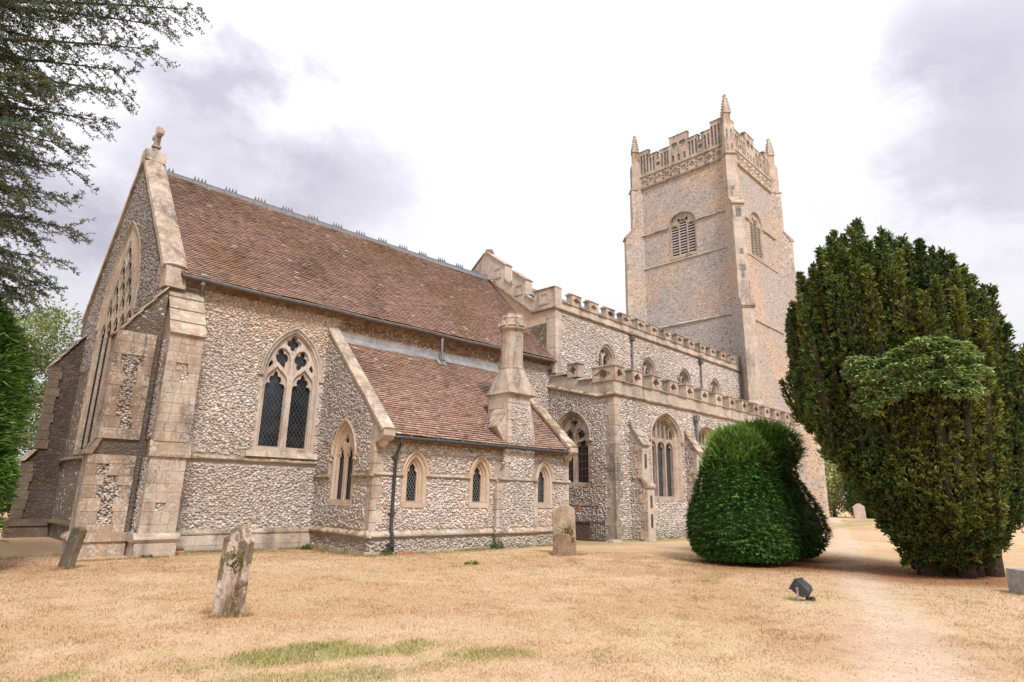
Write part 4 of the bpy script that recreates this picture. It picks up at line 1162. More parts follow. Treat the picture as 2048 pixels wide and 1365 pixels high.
ashlar(FB, 13.46, 14.46, 4.60, 4.90, 'stone_pale', chim, .004, (.3, .3), (.3, .4), .06)
FBS = Frame((13.46, 14.90, 0), (0, 1, 0), (-1, 0, 0))
ashlar(FBS, 0.02, 1.0, 4.42, 4.90, 'stone_pale', chim, .004, (.24, .24), (.25, .4), .06)
# eastern offset of the chimney with slate-like slabs
for i in range(3):
    z1 = 4.44 - i * .20; x1 = 13.46 - i * .145
    s = MB(); s.add([(x1 + .02, y, z1) for y in (14.93, 15.62 - .13 * i)] + [(x1 - .175, y, z1 - .235) for y in (14.93, 15.62 - .13 * i)] + [(x1 + .02, y, z1 - .06) for y in (14.93, 15.62 - .13 * i)] + [(x1 - .175, y, z1 - .295) for y in (14.93, 15.62 - .13 * i)],
                 [(0, 1, 3, 2), (4, 6, 7, 5), (0, 2, 6, 4), (1, 5, 7, 3), (2, 3, 7, 6), (0, 4, 5, 1)]); s.build('weathering_slab', M['stone'], chim)
s = MB(); s.add([(13.47, 14.95, 3.1), (13.03, 14.95, 3.74), (13.47, 14.95, 4.4), (13.47, 15.5, 3.1), (13.03, 15.3, 3.74), (13.47, 15.5, 4.4), (13.47, 14.95, 3.16)], [(0, 1, 2), (3, 5, 4), (0, 3, 4, 1), (1, 4, 5, 2)]); s.build('offset_core', M['stone_brown'], chim)
# broach shoulder to octagonal shaft
cx_, cy_ = 14.03, 15.40
def ring8(r, z): return [(cx_ + r * math.cos(math.pi / 8 + k * math.pi / 4), cy_ + r * math.sin(math.pi / 8 + k * math.pi / 4), z) for k in range(8)]
def sq8(hx, hy, z, cut): 
    return [(cx_ + hx, cy_ + cut, z), (cx_ + cut, cy_ + hy, z), (cx_ - cut, cy_ + hy, z), (cx_ - hx, cy_ + cut, z), (cx_ - hx, cy_ - cut, z), (cx_ - cut, cy_ - hy, z), (cx_ + cut, cy_ - hy, z), (cx_ + hx, cy_ - cut, z)]
s = MB()
rows = [sq8(.58, .60, 4.88, .56), sq8(.64, .66, 4.93, .62), sq8(.60, .62, 5.02, .56), sq8(.52, .54, 5.38, .36), ring8(.46, 5.80), ring8(.47, 5.84)]
for r_ in rows: s.v.extend(r_)
for i in range(len(rows) - 1):
    for k in range(8): s.f.append((i * 8 + k, i * 8 + (k + 1) % 8, (i + 1) * 8 + (k + 1) % 8, (i + 1) * 8 + k))
s.f.append(tuple(range(7, -1, -1))); s.f.append(tuple(40 + k for k in range(8)))
s.build('chimney_shoulder', M['stone'], chim)
s = MB(); s.lathe((cx_, cy_, 0), [(.43, 5.80), (.44, 5.88), (.395, 5.93), (.39, 6.55), (.385, 7.22)], 16, math.pi / 16); s.build('chimney_shaft', M['stone'], chim)
s = MB(); s.lathe((cx_, cy_, 0), [(.41, 7.20), (.50, 7.27), (.505, 7.34), (.44, 7.40), (.43, 7.62), (.45, 7.66), (.41, 7.72), (.40, 7.80), (.43, 7.86), (.30, 7.90), (.28, 7.84)], 8, math.pi / 8)
for k in range(8):
    a = k * math.pi / 4; c0 = np.array((cx_ + .43 * math.cos(a), cy_ + .43 * math.sin(a), 7.36)); tn = np.array((-math.sin(a), math.cos(a), 0)); rd = np.array((math.cos(a), math.sin(a), 0))
    s.add([c0 - tn * .15, c0 + tn * .15, c0 + np.array((0, 0, .24)), c0 - tn * .15 + rd * .07, c0 + tn * .15 + rd * .07, c0 + np.array((0, 0, .24)) + rd * .03], [(0, 2, 1), (3, 4, 5), (0, 3, 5, 2), (1, 2, 5, 4), (0, 1, 4, 3)])
s.build('chimney_cap', M['stone'], chim)
# east wall with two-light window
vh, ve = window(FVE, 16.80, .60, 1.36, 2.62, 1.02, holes=[light_hole(16.33, 16.73, 1.36, 2.52, .40, .25), light_hole(16.87, 17.27, 1.36, 2.52, .40, .25), foil(16.80, 3.10, .16, 3, math.pi / 2)], cusped=[light_hole(16.36, 16.70, 1.36, 2.48, .36, .5, 9), light_hole(16.90, 17.24, 1.36, 2.48, .36, .5, 9), foil(16.80, 3.10, .12, 3, math.pi / 2)],
                depth=.07, splay=.08, jamb=.12, mat='stone_ochre', panes=[(16.2, 17.4, 1.34, 3.5)], lat=(.10, .17, .009), tr_w=.035, hood_w=.075)
mb = MB(); mb.plate(FVE, [(15.10, GB), (18.6, GB), (18.6, 6.75), (15.10, 3.56)], [vh], 0, -.38)
vg = mb.build('vestry_gable_wall', M['mortar'], church)
exq = []
z = .56; i = 0
while z < 3.4:
    h = .24 + .12 * rng.random(); exq.append(rect(15.0, 15.06 + (.36, .24)[i % 2], z, z + h)); z += h; i += 1
fl = flints(FVE, (15.06, 18.58, -.02, 6.8), lambda u, z: outside(ve, *exq, rect(15, 18.7, .34, .60), rect(15.0, 16.22, 2.0, 2.18), rect(17.5, 18.7, 1.98, 2.18), rect(17.5, 17.75, 2.0, 2.8))(u, z) & (z < 3.40 + .908 * (u - 15.06)), .104, .076, .030, coursed=.25, seed=91, dark=1.8, stain=lambda u, z: .35 * sstep(1.2, .2, z))
fl['col'] *= .90
lay_flints(fl, vg, 40)
string(FVE, 15.0, 16.14, 2.06, 'mossy', .11, .10); string(FVE, 17.55, 18.6, 2.04, 'mossy', .10, .09)
s = MB(); s.block(FVE, 17.55, 17.66, 0, .08, 2.06, 2.66, .02); s.block(FVE, 17.40, 17.66, 0, .08, 2.60, 2.68, .015); s.block(FVE, 15.9, 16.06, 0, .08, 2.58, 2.66, .015); s.build('label_stop', M['stone'], church)
string(FVE, 14.94, 18.6, .48, 'stone_brown', .17, .11, name='plinth_moulding')
s = MB(); s.box(FVE, 15.0, 18.6, -.1, .10, GB, .06); s.build('footing', M['stone_brown'], church)
# raking copings east and west
def vrake(x0, x1, mat, parent, y0=14.62):
    a = math.atan(.908); ru = np.array((0, math.cos(a), math.sin(a))); rn = np.array((0, -math.sin(a), math.cos(a)))
    FK = Frame((x0, y0, 3.31), ru, rn, (1, 0, 0)); ln = (18.6 - y0) / math.cos(a); u = 0.0; w = x1 - x0
    while u < ln - .02:
        L_ = min(.7 + .5 * rng.random(), ln - u)
        if ln - u - L_ < .3: L_ = ln - u
        s = MB(); s.add([FK.P(t, q, z) for t in (u + .003, u + L_ - .003) for q, z in ((-.11, -.05), (-.02, -.06), (.03, .04), (.035, w / 2), (.03, w - .03), (-.02, w + .03), (-.11, w + .02))],
                        [tuple(range(7)), tuple(range(13, 6, -1))] + [(k, (k + 1) % 7, 7 + (k + 1) % 7, 7 + k) for k in range(7)])
        s.build('coping_stone', M[mat], parent); u += L_
vrake(8.68, 9.02, 'stone', vg); 
mb = MB(); FVW = Frame((16.24, 0, 0), (0, 1, 0), (-1, 0, 0)); mb.plate(FVW, [(15.10, GB), (18.6, GB), (18.6, 6.72), (15.10, 3.54)], [], 0, -.34); vgw = mb.build('vestry_gable_wall', M['rubble'], church)
vrake(16.24, 16.58, 'stone_brown', vgw)
for x0, x1 in ((8.66, 9.03), (16.22, 16.60)):
    s = MB(); s.prism(Frame((x0, 0, 0), (0, 1, 0), (1, 0, 0)), [(14.72, 3.02), (15.1, 2.9), (15.1, 3.66), (14.62, 3.26), (14.62, 3.12)], 0, x1 - x0); s.build('kneeler', M['stone'], vg)
    s = MB(); s.lathe(((x0 + x1) / 2, 14.93, 2.80), [(.02, 0), (.10, .03), (.15, .10), (.17, .20), (.17, .24)], 10); s.build('kneeler_corbel', M['stone_ochre'], vg)
# vestry roof
th = math.atan(.908)
FVR = Frame((9.0, 14.80, 3.17), (1, 0, 0), (0, -math.sin(th), math.cos(th)), (0, math.cos(th), math.sin(th)))
Sv = (18.6 - 14.80) / math.cos(th)
vestry_roof = roof_deck('vestry_roof', FVR, 7.26, Sv)
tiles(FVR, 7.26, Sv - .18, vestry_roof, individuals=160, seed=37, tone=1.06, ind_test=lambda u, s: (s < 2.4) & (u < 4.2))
# lead flashing at the head and beneath the small outlet pipe
FH = Frame((9.0, 18.6, 0), (1, 0, 0), (0, -1, 0))
for i in range(5):
    a, b = i * 1.45, min((i + 1) * 1.45, 7.24)
    s = MB(); s.add([FH.P(u, w, z) for u in (a + .004, b - .004) for w, z in ((.012, 6.88), (.016, 6.66), (.20, 6.475), (.24, 6.46), (.24, 6.445), (.0, 6.60), (.0, 6.88))], [tuple(range(7)), tuple(range(13, 6, -1))] + [(k, (k + 1) % 7, 7 + (k + 1) % 7, 7 + k) for k in range(7)])
    s.build('lead_flashing', M['lead_pale'], vestry_roof)
s = MB(); s.tube([(13.05, 18.27, 7.38), (13.05, 18.27, 6.80), (13.05, 18.20, 6.50), (13.02, 18.05, 6.42)], .05, 8); s.build('outlet_pipe', M['iron_grey'], church, smooth=True)
s = MB(); s.box(Frame(FVR.P(4.05, .045, 4.55), FVR.u, FVR.n, FVR.z), -.18, .18, 0, .012, 0, .38); s.build('lead_apron', M['lead_pale'], vestry_roof)
s = MB(); s.box(Frame((9.02, 18.6, 0), (1, 0, 0), (0, -1, 0)), 0, 7.2, 0.0, .03, 6.88, 7.22); s.build('eaves_render', M['soffit'], church)
# gutter and black downpipe
gt = MB(); gt.tube([(x, 14.74, 3.10 + .004 * math.sin(x * 3)) for x in np.linspace(9.05, 16.75, 24)], .055, 9); vgut = gt.build('gutter', M['iron'], church, smooth=True)
for x in np.arange(9.6, 16.6, .92):
    s = MB(); s.box(WORLD, x, x + .03, 14.675, 14.81, 3.10, 3.20); s.build('gutter_bracket', M['iron_grey'], vgut)
s = MB(); s.extr(FVN, [(0, 2.98), (.10, 3.04), (.24, 3.12), (.24, 3.19), (0, 3.24)], 9.06, 16.22); s.build('eaves', M['soffit'], church)
dp = MB(); dp.tube([(9.33, 14.74, 3.06), (9.33, 14.76, 2.92), (9.30, 14.95, 2.62), (9.30, 14.95, .62), (9.32, 14.88, .46), (9.32, 14.86, .05)], .048, 9)
vdp = dp.build('downpipe', M['iron'], church, smooth=True)
for z in (2.56, 1.05, .22):
    s = MB(); s.tube([(9.31, 14.94 if z > .5 else 14.87, z - .04), (9.31, 14.94 if z > .5 else 14.87, z + .04)], .066, 9); s.box(WORLD, 9.22, 9.40, 14.97 if z > .5 else 14.9, 15.05, z - .02, z + .02); s.build('pipe_collar', M['iron'], vdp)

# ================================================================ AISLE
def perp_window(fr, uc, a, zsill, zs, k, sub=True, **kw):
    """three-light late window with small upper lights"""
    holes, cus = [], []
    s = .13; w3 = 2 * (a - s) / 3; r = a * 1.25
    rise = k * math.sqrt(2 * r * a - a * a)
    for i in range(3):
        u0 = uc - (a - s) + i * w3
        holes.append(light_hole(u0 + .05, u0 + w3 - .05, zsill, zs - .42, .32)); cus.append(light_hole(u0 + .065, u0 + w3 - .065, zsill, zs - .46, .30, .55, 9))
        for j in range(2):
            v0 = u0 + .05 + j * (w3 - .10) / 2; vc = v0 + (w3 - .1) / 4
            top = zs + rise * math.sqrt(max(0, 1 - (abs(vc - uc) / a) ** 1.6)) - .16
            if top > zs + .22:
                holes.append(light_hole(v0 + .03, v0 + (w3 - .10) / 2 - .03, zs + .02, top - .16, .13, 0, 4))
    return window(fr, uc, a, zsill, zs, r, holes, k=k, cusped=cus + [h for h in holes if False] + [light_hole(h[0][0] + .01, h[-1][0] - .01, h[0][1] + .01, h[0][1] + (max(z for _, z in h) - h[0][1]) * .6, .12, 0, 4) for h in holes if h[0][1] > zs - .1], panes=[(uc - a, uc + a, zsill - .02, zs + rise)], lat=(.10, .155, .009), came='came_pale', depth=.30, splay=.20, jamb=.10, hood_w=.08, **kw)
a_hole, a_ex = [], []
for uc, kk in ((23.88, .72), (27.62, .56), (31.35, .56)):
    h, e = perp_window(FA, uc, 1.17, 1.66, 4.15, kk, mat='stone', irregular=False, label='three-light aisle window under a depressed arch' if kk > .6 else None)
    a_hole.append(h); a_ex.append(e)
mb = MB(); mb.plate(FA, [(20.08, GB), (40.3, GB), (40.3, 5.62), (20.08, 5.62)], a_hole, 0, -.5)
aisle_wall = mb.build('aisle_wall', M['mortar'], church)
exA = quoins(FA, 20.05, 1, -.2, 5.55, 'stone', aisle_wall, (.30, .46), (.46, .30), (.28, .42))
fl = flints(FA, (20.3, 34.0, -.1, 5.55), outside(*a_ex, *exA), .138, .092, .032, coursed=.75, seed=101, dark=.8)
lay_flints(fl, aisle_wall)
s = MB(); s.box(FA, 34.0, 40.2, .001, .02, GB, 5.6); s.build('aisle_wall_facing', M['rubble'], church)
for uu in (21.0, 25.42, 29.2):
    mb = MB(); mb.extr(FA, [(-.1, GB), (.80, GB), (.80, 2.02), (.60, 2.34), (.60, 3.70), (0, 4.66), (-.1, 4.66)], uu + .03, uu + .47)
    b = mb.build('buttress', M['rubble'], church)
    for (za, zb, dd) in ((-.3, 1.98, .80), (2.36, 3.66, .60)):
        ashlar(FA, uu, uu + .5, za, zb, 'stone_pale', b, dd, (.3, .42), (.5, .5), .06)
        fs = Frame(FA.P(uu, 0, 0), FA.n, -FA.u); z = za; i = 0
        while z < zb - .05:
            h = min(.34, zb - z); q = MB(); q.block(fs, dd - (.22, .38)[i % 2], dd - .003, -.08, .012, z + .003, z + h - .003, .01); q.build('ashlar_block', M['stone_brown'], b); z += h; i += 1
        flint_panel(b, fs, rect(.02, dd - .25, za, zb), -.025, 111 + int(uu * 3), .8)
    for i in range(3):
        p = np.array((.68, 3.62)) + (np.array((-.02, 4.70)) - np.array((.68, 3.62))) * i / 3; q = np.array((.68, 3.62)) + (np.array((-.02, 4.70)) - np.array((.68, 3.62))) * (i + 1.1) / 3
        s = MB(); s.extr(FA, [tuple(p), (p[0] + .03, p[1] + .05), (q[0], q[1] + .02), (q[0], q[1] - .05)], uu - .03, uu + .53); s.build('weathering_slab', M['stone'], b)
    s = MB(); s.extr(FA, [(.86, 1.98), (.88, 2.05), (.56, 2.42), (.5, 2.38), (.7, 1.98)], uu - .03, uu + .53); s.build('weathering_slab', M['stone'], b)
    # flushwork insets on the buttress faces
    for (za, zb, dd) in ((.5, 1.0, .825), (1.25, 1.7, .825), (2.75, 3.3, .625)):
        if uu < 26: q = MB(); q.box(FA, uu + .17, uu + .30, dd - .03, dd, za, zb); q.build('flushwork_panel', M['rubble_dark'], b)
# parapet and merlons of the aisle
apar = string(FA, 19.98, 40.3, 5.68, 'stone', .17, .13, wob=.012)
mb = MB(); mb.box(FA, 20.02, 40.3, -.34, .05, 5.70, 6.20); apw = mb.build('aisle_parapet', M['stone_pale'], church)
def merlon_mesh(name, w, h, d, pierced, mat):
    fr = Frame((0, 0, 0), (1, 0, 0), (0, -1, 0)); mb = MB(); e = .085
    dia = [(w / 2, e), (w - e, h / 2), (w / 2, h - e), (e, h / 2)]
    fo = [foil(w / 2, h / 2, min(w, h) * .30, 4, 0, 28)]
    R0 = [(0, 0), (w, 0), (w, h), (0, h)]
    mb.plate(fr, R0, [dia], .05, -.02)
    sp = [[(e * .9, e * .9), (w * .42, e * .9), (e * .9, h * .42)]]
    if pierced: mb.plate(fr, R0, fo, -.02, -d)
    else:
        mb.plate(fr, R0, fo, -.02, -.09, back=False); mb.box(fr, .002, w - .002, -d, -.09, .002, h - .002)
    return mb.mesh(name, M[mat])
def cope_mesh(name, w, d, mat):
    fr = Frame((0, 0, 0), (1, 0, 0), (0, -1, 0)); mb = MB(); n = 3
    prof = [(-d - .06, 0), (-d - .06, .035), (-d * .4, .105), (.05, .045), (.085, .03), (.085, 0)]
    L = [[(-.05 + (w + .10) * i / n, a, b + .006 * math.sin(i * 2.3 + w * 9)) for a, b in prof] for i in range(n + 1)]
    mb.sweep(fr, L, closed=True); mb.add([fr.P(*q) for q in L[0]], [tuple(range(6))]); mb.add([fr.P(*q) for q in L[-1]], [tuple(range(6))])
    return mb.mesh(name, M[mat])
def fm(fr, u, w, z):
    p = fr.P(u, w, z); m = Matrix.Identity(4)
    for i in range(3): m[i][0] = fr.u[i]; m[i][1] = -fr.n[i]; m[i][2] = fr.z[i]; m[i][3] = p[i]
    return m
am = merlon_mesh('merlon', .70, .60, .34, True, 'stone'); ac = cope_mesh('coping_stone', .70, .34, 'mossy'); acl = cope_mesh('coping_stone', .70, .34, 'mossy')
cm_ = merlon_mesh('merlon', .62, .60, .34, True, 'stone'); cc = cope_mesh('coping_stone', .62, .34, 'mossy')
obj('merlon', cm_, apw, fm(FA, 20.0, .045, 6.2)); obj('coping_stone', cc, apw, fm(FA, 20.0, .045, 6.8))
for i in range(13):
    u = 21.28 + 1.47 * i
    obj('merlon', am, apw, fm(FA, u, .045, 6.2)); obj('coping_stone', ac, apw, fm(FA, u, .045, 6.8))
    obj('coping_stone', acl, apw, fm(FA, u - .735, .05, 6.19))
# downpipe head between the aisle windows
s = MB(); s.box(FA, 26.32, 26.62, .0, .24, 5.18, 5.42); s.box(FA, 26.40, 26.54, .02, .16, 3.9, 5.2); hd = s.build('downpipe', M['iron_grey'], church)

# aisle east wall
ah, ae = window(FAE, 16.36, .86, 2.15, 3.95, 1.08, holes=[light_hole(15.64, 16.29, 2.15, 3.55, .42), light_hole(16.43, 17.08, 2.15, 3.55, .42), dagger(16.06, 4.12, .58, .46, -.35), dagger(16.66, 4.12, .58, .46, .35), dagger(16.36, 4.62, .24, .26, math.pi)], cusped=[light_hole(15.67, 16.26, 2.15, 3.52, .40, .5, 9), light_hole(16.46, 17.05, 2.15, 3.52, .40, .5, 9), foil(16.06, 4.14, .20, 4, .3, 28), foil(16.66, 4.14, .20, 4, -.3, 28), dagger(16.36, 4.62, .18, .2, math.pi)],
                panes=[(15.5, 17.2, 2.13, 5.0)], glass='glass_red', lat=(.20, .30, .012), square=True, came='came_pale', depth=.20, splay=.12, jamb=.10, mat='stone', hood_w=.07)
mb = MB(); mb.plate(FAE, [(14.22, GB), (18.2, GB), (18.2, 6.4), (17.69, 6.27), (14.88, 5.60), (14.22, 5.60)], [ah], 0, -.45)
aew = mb.build('aisle_east_wall', M['mortar'], church)
exq = [rect(14.1, 14.62, -1, 6)]
fl = flints(FAE, (14.2, 17.62, -.1, 6.1), lambda u, z: outside(ae, *exq)(u, z) & (z < 5.5 + np.clip(u - 14.9, 0, 9) * .22), .12, .080, .030, coursed=.7, seed=121, dark=1.3)
lay_flints(fl, aew)
s = MB()
prof = [(0, .13), (.11, .03), (.13, 0), (.12, -.04), (.06, -.055), (0, -.08)]
L = [[(u, w, z + zz_) for w, zz_ in prof] for u, z in ((14.10, 5.66), (14.5, 5.64), (14.95, 5.62), (15.8, 5.83), (16.7, 6.06), (17.7, 6.32))]
s.sweep(FAE, L); s.build('string_course', M['mossy'], church)
s = MB(); s.prism(FAE, [(14.15, 5.66), (14.95, 5.64), (17.7, 6.33), (17.7, 6.90), (17.45, 6.80), (16.55, 6.62), (15.95, 6.42), (15.22, 6.34), (14.15, 6.2)], -.34, .04); ape = s.build('aisle_parapet', M['stone_pale'], church)
em = merlon_mesh('merlon', .60, .58, .30, True, 'stone')
FAEm = Frame(FAE.o, -FAE.u, FAE.n)
obj('merlon', em, ape, fm(FAEm, -16.55, .035, 6.56)); obj('coping_stone', cope_mesh('coping_stone', .60, .30, 'mossy'), ape, fm(FAEm, -16.55, .035, 7.14))
em2 = merlon_mesh('merlon', 1.04, .60, .30, True, 'stone')
obj('merlon', em2, ape, fm(FAEm, -15.20, .035, 6.2)); obj('coping_stone', cope_mesh('coping_stone', 1.04, .30, 'mossy'), ape, fm(FAEm, -15.20, .035, 6.80))
for (ua, wd, z) in ((-15.93, .66, 6.36), (-17.45, .85, 6.72)): obj('coping_stone', cope_mesh('coping_stone', wd, .32, 'mossy'), ape, fm(FAEm, ua, .04, z))
# lean-to roof of the aisle, lead
s = MB(); P0 = [FAE.P(u, -.4, z) for u, z in ((14.5, 5.9), (17.3, 6.9))] ; s.add([FA.P(20.4, -.3, 5.9), FA.P(40, -.3, 5.9), FA.P(40, -3.13, 6.7), FA.P(20.4, -3.13, 6.7)], [(0, 1, 2, 3)]); s.build('aisle_roof', M['lead'], church)

# ================================================================ NAVE
n_hole, n_ex = [], []
for i, uc in enumerate((23.85, 27.62, 31.40, 35.10)):
    h, e = window(FCL, uc, .62, 7.1, 8.05, .78, holes=[light_hole(uc - .46, uc - .05, 7.1, 8.12, .36), light_hole(uc + .05, uc + .46, 7.1, 8.12, .36), dagger(uc, 8.62, .30, .20, math.pi)], cusped=[light_hole(uc - .44, uc - .07, 7.1, 8.10, .34, .45, 9), light_hole(uc + .07, uc + .44, 7.1, 8.10, .34, .45, 9), dagger(uc, 8.62, .24, .15, math.pi)],
                  panes=[(uc - .6, uc + .6, 7.1, 8.9)], lat=(.13, .2, .009), came='came_pale', depth=.24, splay=.14, jamb=.10, mat='stone', hood_w=.08, irregular=False, tr_w=.10)
    n_hole.append(h); n_ex.append(e)
mb = MB(); mb.plate(FCL, [(20.10, 5.8), (39.5, 5.8), (39.5, 9.86), (20.10, 9.86)], n_hole, 0, -.5); nave_wall = mb.build('clerestory_wall', M['mortar'], church)
exN = quoins(FCL, 20.06, 1, 6.9, 9.8, 'stone_pale', nave_wall, (.36, .48), (.5, .6), (.32, .5))
fl = flints(FCL, (20.4, 39.4, 6.5, 9.78), outside(*n_ex, *exN), .158, .100, .030, coursed=.85, seed=131, dark=.6, warm=.3)
lay_flints(fl, nave_wall)
string(FCL, 19.98, 39.5, 9.92, 'stone', .14, .12, wob=.006)
mb = MB(); mb.box(FCL, 20.05, 39.45, -.30, .04, 9.95, 10.28); npw = mb.build('nave_parapet', M['stone_pale'], church)
nm = merlon_mesh('merlon', .70, .52, .28, False, 'stone'); ncp = cope_mesh('coping_stone', .70, .28, 'stone'); ncl = cope_mesh('coping_stone', .56, .28, 'mossy')
for i in range(13):
    u = 21.12 + 1.36 * i
    if u > 38.7: break
    obj('merlon', nm, npw, fm(FCL, u, .035, 10.28)); obj('coping_stone', ncp, npw, fm(FCL, u, .035, 10.80)); obj('coping_stone', ncl, npw, fm(FCL, u - .61, .04, 10.27))
s = MB(); s.box(FCL, 38.62, 39.5, -.3, .06, 10.28, 10.95); s.build('parapet_end_block', M['stone'], npw)
for uc in (26.03, 33.31):
    s = MB(); s.tube([FCL.P(uc, .10, 9.65), FCL.P(uc, .09, 6.6)], .055, 8); d = s.build('downpipe', M['iron_grey'], church)
    q = MB(); q.box(FCL, uc - .14, uc + .14, .0, .22, 9.52, 9.76); q.build('rainwater_head', M['gutter'], d)
    q = MB(); q.block(FCL, uc - .12, uc + .12, .05, .30, 9.80, 10.02, .05); q.build('carved_spout', M['stone'], d)
# east gable of the nave
mb = MB(); mb.plate(FNE, [(17.35, 5.8), (26.9, 5.8), (26.9, 10.0), (22.1, 12.9), (18.72, 10.05), (17.35, 9.95)], [], 0, -.45); ng = mb.build('nave_gable_wall', M['plaster'], church)
s = MB(); s.box(FNE, 17.3, 18.0, 0, .012, 6.6, 9.0); s.prism(FNE, [(17.82, 6.8), (19.4, 9.25), (17.82, 9.30)], 0, .03); s.build('rendered_panel', M['rubble_gable'], ng)
quoins(FNE, 17.30, 1, 7.1, 9.9, 'stone_pale', ng, (.42, .52), (.2, .2), (.4, .6), .02)
hs = [(18.7, 9.98)]
half = [(17.3, 9.98), (17.3, 10.9), (18.62, 10.95), (18.62, 10.52), (19.17, 10.92), (19.17, 11.72), (20.10, 12.40), (20.10, 11.66), (20.61, 12.08), (20.61, 12.86), (21.85, 13.80), (22.1, 13.95)]
poly = half + [(44.2 - u, z) for u, z in reversed(half[:-1])] + [(25.5, 9.98), (22.1, 12.72), (18.7, 10.03)]
s = MB(); s.prism(FNE, poly, -.42, .05); ngp = s.build('gable_parapet', M['stone_pale'], church)
def rake_piece(u0, z0, u1, z1, name, mat, d=.42, t=.07, p=.07, parent=None):
    v = np.array((u1 - u0, z1 - z0)); ln = np.linalg.norm(v); v /= ln
    FK = Frame(FNE.P(u0, 0, z0), FNE.u * v[0] + FNE.z * v[1], -FNE.u * v[1] + FNE.z * v[0], -FNE.n)
    q = MB(); q.add([FK.P(a, w, z) for a in (-.03, ln + .03) for w, z in ((0, -.05 - p), (t * .5, -.05 - p), (t, d * .4), (t * .5, d + .04), (0, d + .04))], [tuple(range(5)), tuple(range(9, 4, -1))] + [(k, (k + 1) % 5, 5 + (k + 1) % 5, 5 + k) for k in range(5)])
    q.build(name, M[mat], parent or ngp)
for sgn in (1, -1):
    mp = (lambda u: u) if sgn > 0 else (lambda u: 44.2 - u)
    for (a, b, c, d) in ((20.61, 12.86, 22.0, 13.90), (19.17, 11.72, 20.10, 12.40), (17.32, 10.92, 18.62, 10.95)): rake_piece(mp(a), b, mp(c), d, 'coping_stone', 'stone')
    for (a, b, c, d) in ((20.10, 11.66, 20.61, 12.08), (18.62, 10.52, 19.17, 10.92)): rake_piece(mp(a), b, mp(c), d, 'coping_stone', 'mossy')
    rake_piece(mp(18.7), 9.98, mp(22.0), 12.52, 'raking_string', 'mossy', .05, .09, .10)
string(FNE, 17.22, 18.75, 9.95, 'mossy', .14, .12)
for (uu, zz_, w, h) in ((19.32, 11.0, .56, .56), (20.85, 12.25, .56, .6), (17.62, 10.2, .66, .6)):
    q = MB(); q.plate(FNE, rect(uu, uu + w, zz_, zz_ + h), [foil(uu + w / 2, zz_ + h / 2, .25, 4, .78, 24)], .085, .03); q.build('carved_panel', M['stone'], ngp)
q = MB(); q.lathe(tuple(FNE.P(22.1, -.2, 13.9)), [(.24, 0), (.28, .06), (.18, .12), (.22, .20), (.08, .27)], 8); q.build('apex_stub', M['stone'], ngp)
s = MB(); s.add([FCL.P(20.3, -.25, 10.05), FCL.P(39.4, -.25, 10.05), FCL.P(39.4, -4.8, 12.9), FCL.P(20.3, -4.8, 12.9), FCL.P(39.4, -9.4, 10.05), FCL.P(20.3, -9.4, 10.05)], [(0, 1, 2, 3), (3, 2, 4, 5)]); s.build('nave_roof', M['lead'], church)
s = MB(); s.box(FCL, 20.06, 39.5, -9.7, -9.2, GB, 10.2); s.build('nave_south_wall', M['rubble'], church)
q = MB(); q.tube([FNE.P(17.5, .0, 7.02), FNE.P(17.5, .18, 7.0)], .06, 8); q.build('lamp_bracket', M['iron'], ng)

# ================================================================ TOWER
def tower_window(fr, uc):
    a, zs, zi = 1.10, 22.08, 19.55; r = 1.20; k = .80
    s = .07; w3 = 2 * (a - s) / 3; holes, cus, panes = [], [], []
    for i in range(3):
        u0 = uc - (a - s) + i * w3; hgt = (21.85, 22.25, 21.85)[i]
        holes.append(light_hole(u0 + .04, u0 + w3 - .04, zi, hgt, .32)); cus.append(light_hole(u0 + .05, u0 + w3 - .05, zi, hgt - .04, .30, .5, 9))
    holes += [dagger(uc - .33, 22.52, .36, .22, .5), dagger(uc + .33, 22.52, .36, .22, -.5)]; cus += [dagger(uc - .33, 22.52, .3, .18, .5), dagger(uc + .33, 22.52, .3, .18, -.5)]
    h, e = window(fr, uc, a, zi, zs, r, holes, k=k, cusped=cus, depth=.10, splay=.06, jamb=.07, tr_w=.06, mat='stone', panes=[(uc - a, uc + a, zi, 22.9)], glass='void', came='void', lat=(5, 5, .001), hood_w=.08, stops=False, irregular=False, name='belfry_window')
    win = [o for o in church.children if o.name.startswith('belfry_window')][-1]
    for i in range(3):
        u0 = uc - (a - s) + i * w3
        z = zi + .06
        while z < 22.35:
            q = MB(); fr2 = fr
            q.add([fr2.P(u, w, zz2) for u in (u0 + .03, u0 + w3 - .03) for w, zz2 in ((-.178, z + .13), (-.125, z + .035), (-.125, z - .012), (-.178, z + .09))], [(0, 1, 2, 3), (7, 6, 5, 4), (0, 4, 5, 1), (1, 5, 6, 2), (2, 6, 7, 3), (0, 3, 7, 4)])
            q.build('louvre', M['louvre'], win); z += .225
    return h
he = tower_window(FTE, 21.28); hn = tower_window(FTN, 43.45)
def tface(fr, u0, u1, holes, nm='tower_wall'):
    mb = MB(); mb.plate(fr, [(u0, GB), (u1, GB), (u1, 27.3), (u0, 27.3)], holes, 0, -.7); return mb.build(nm, M['rubble_tower'], church)
tw = tface(FTE, 17.30, 25.20, [he]); tface(FTN, 39.54, 47.46, [hn]); tface(FTS, 39.54, 47.46, []); tface(FTW, 17.30, 25.20, [])
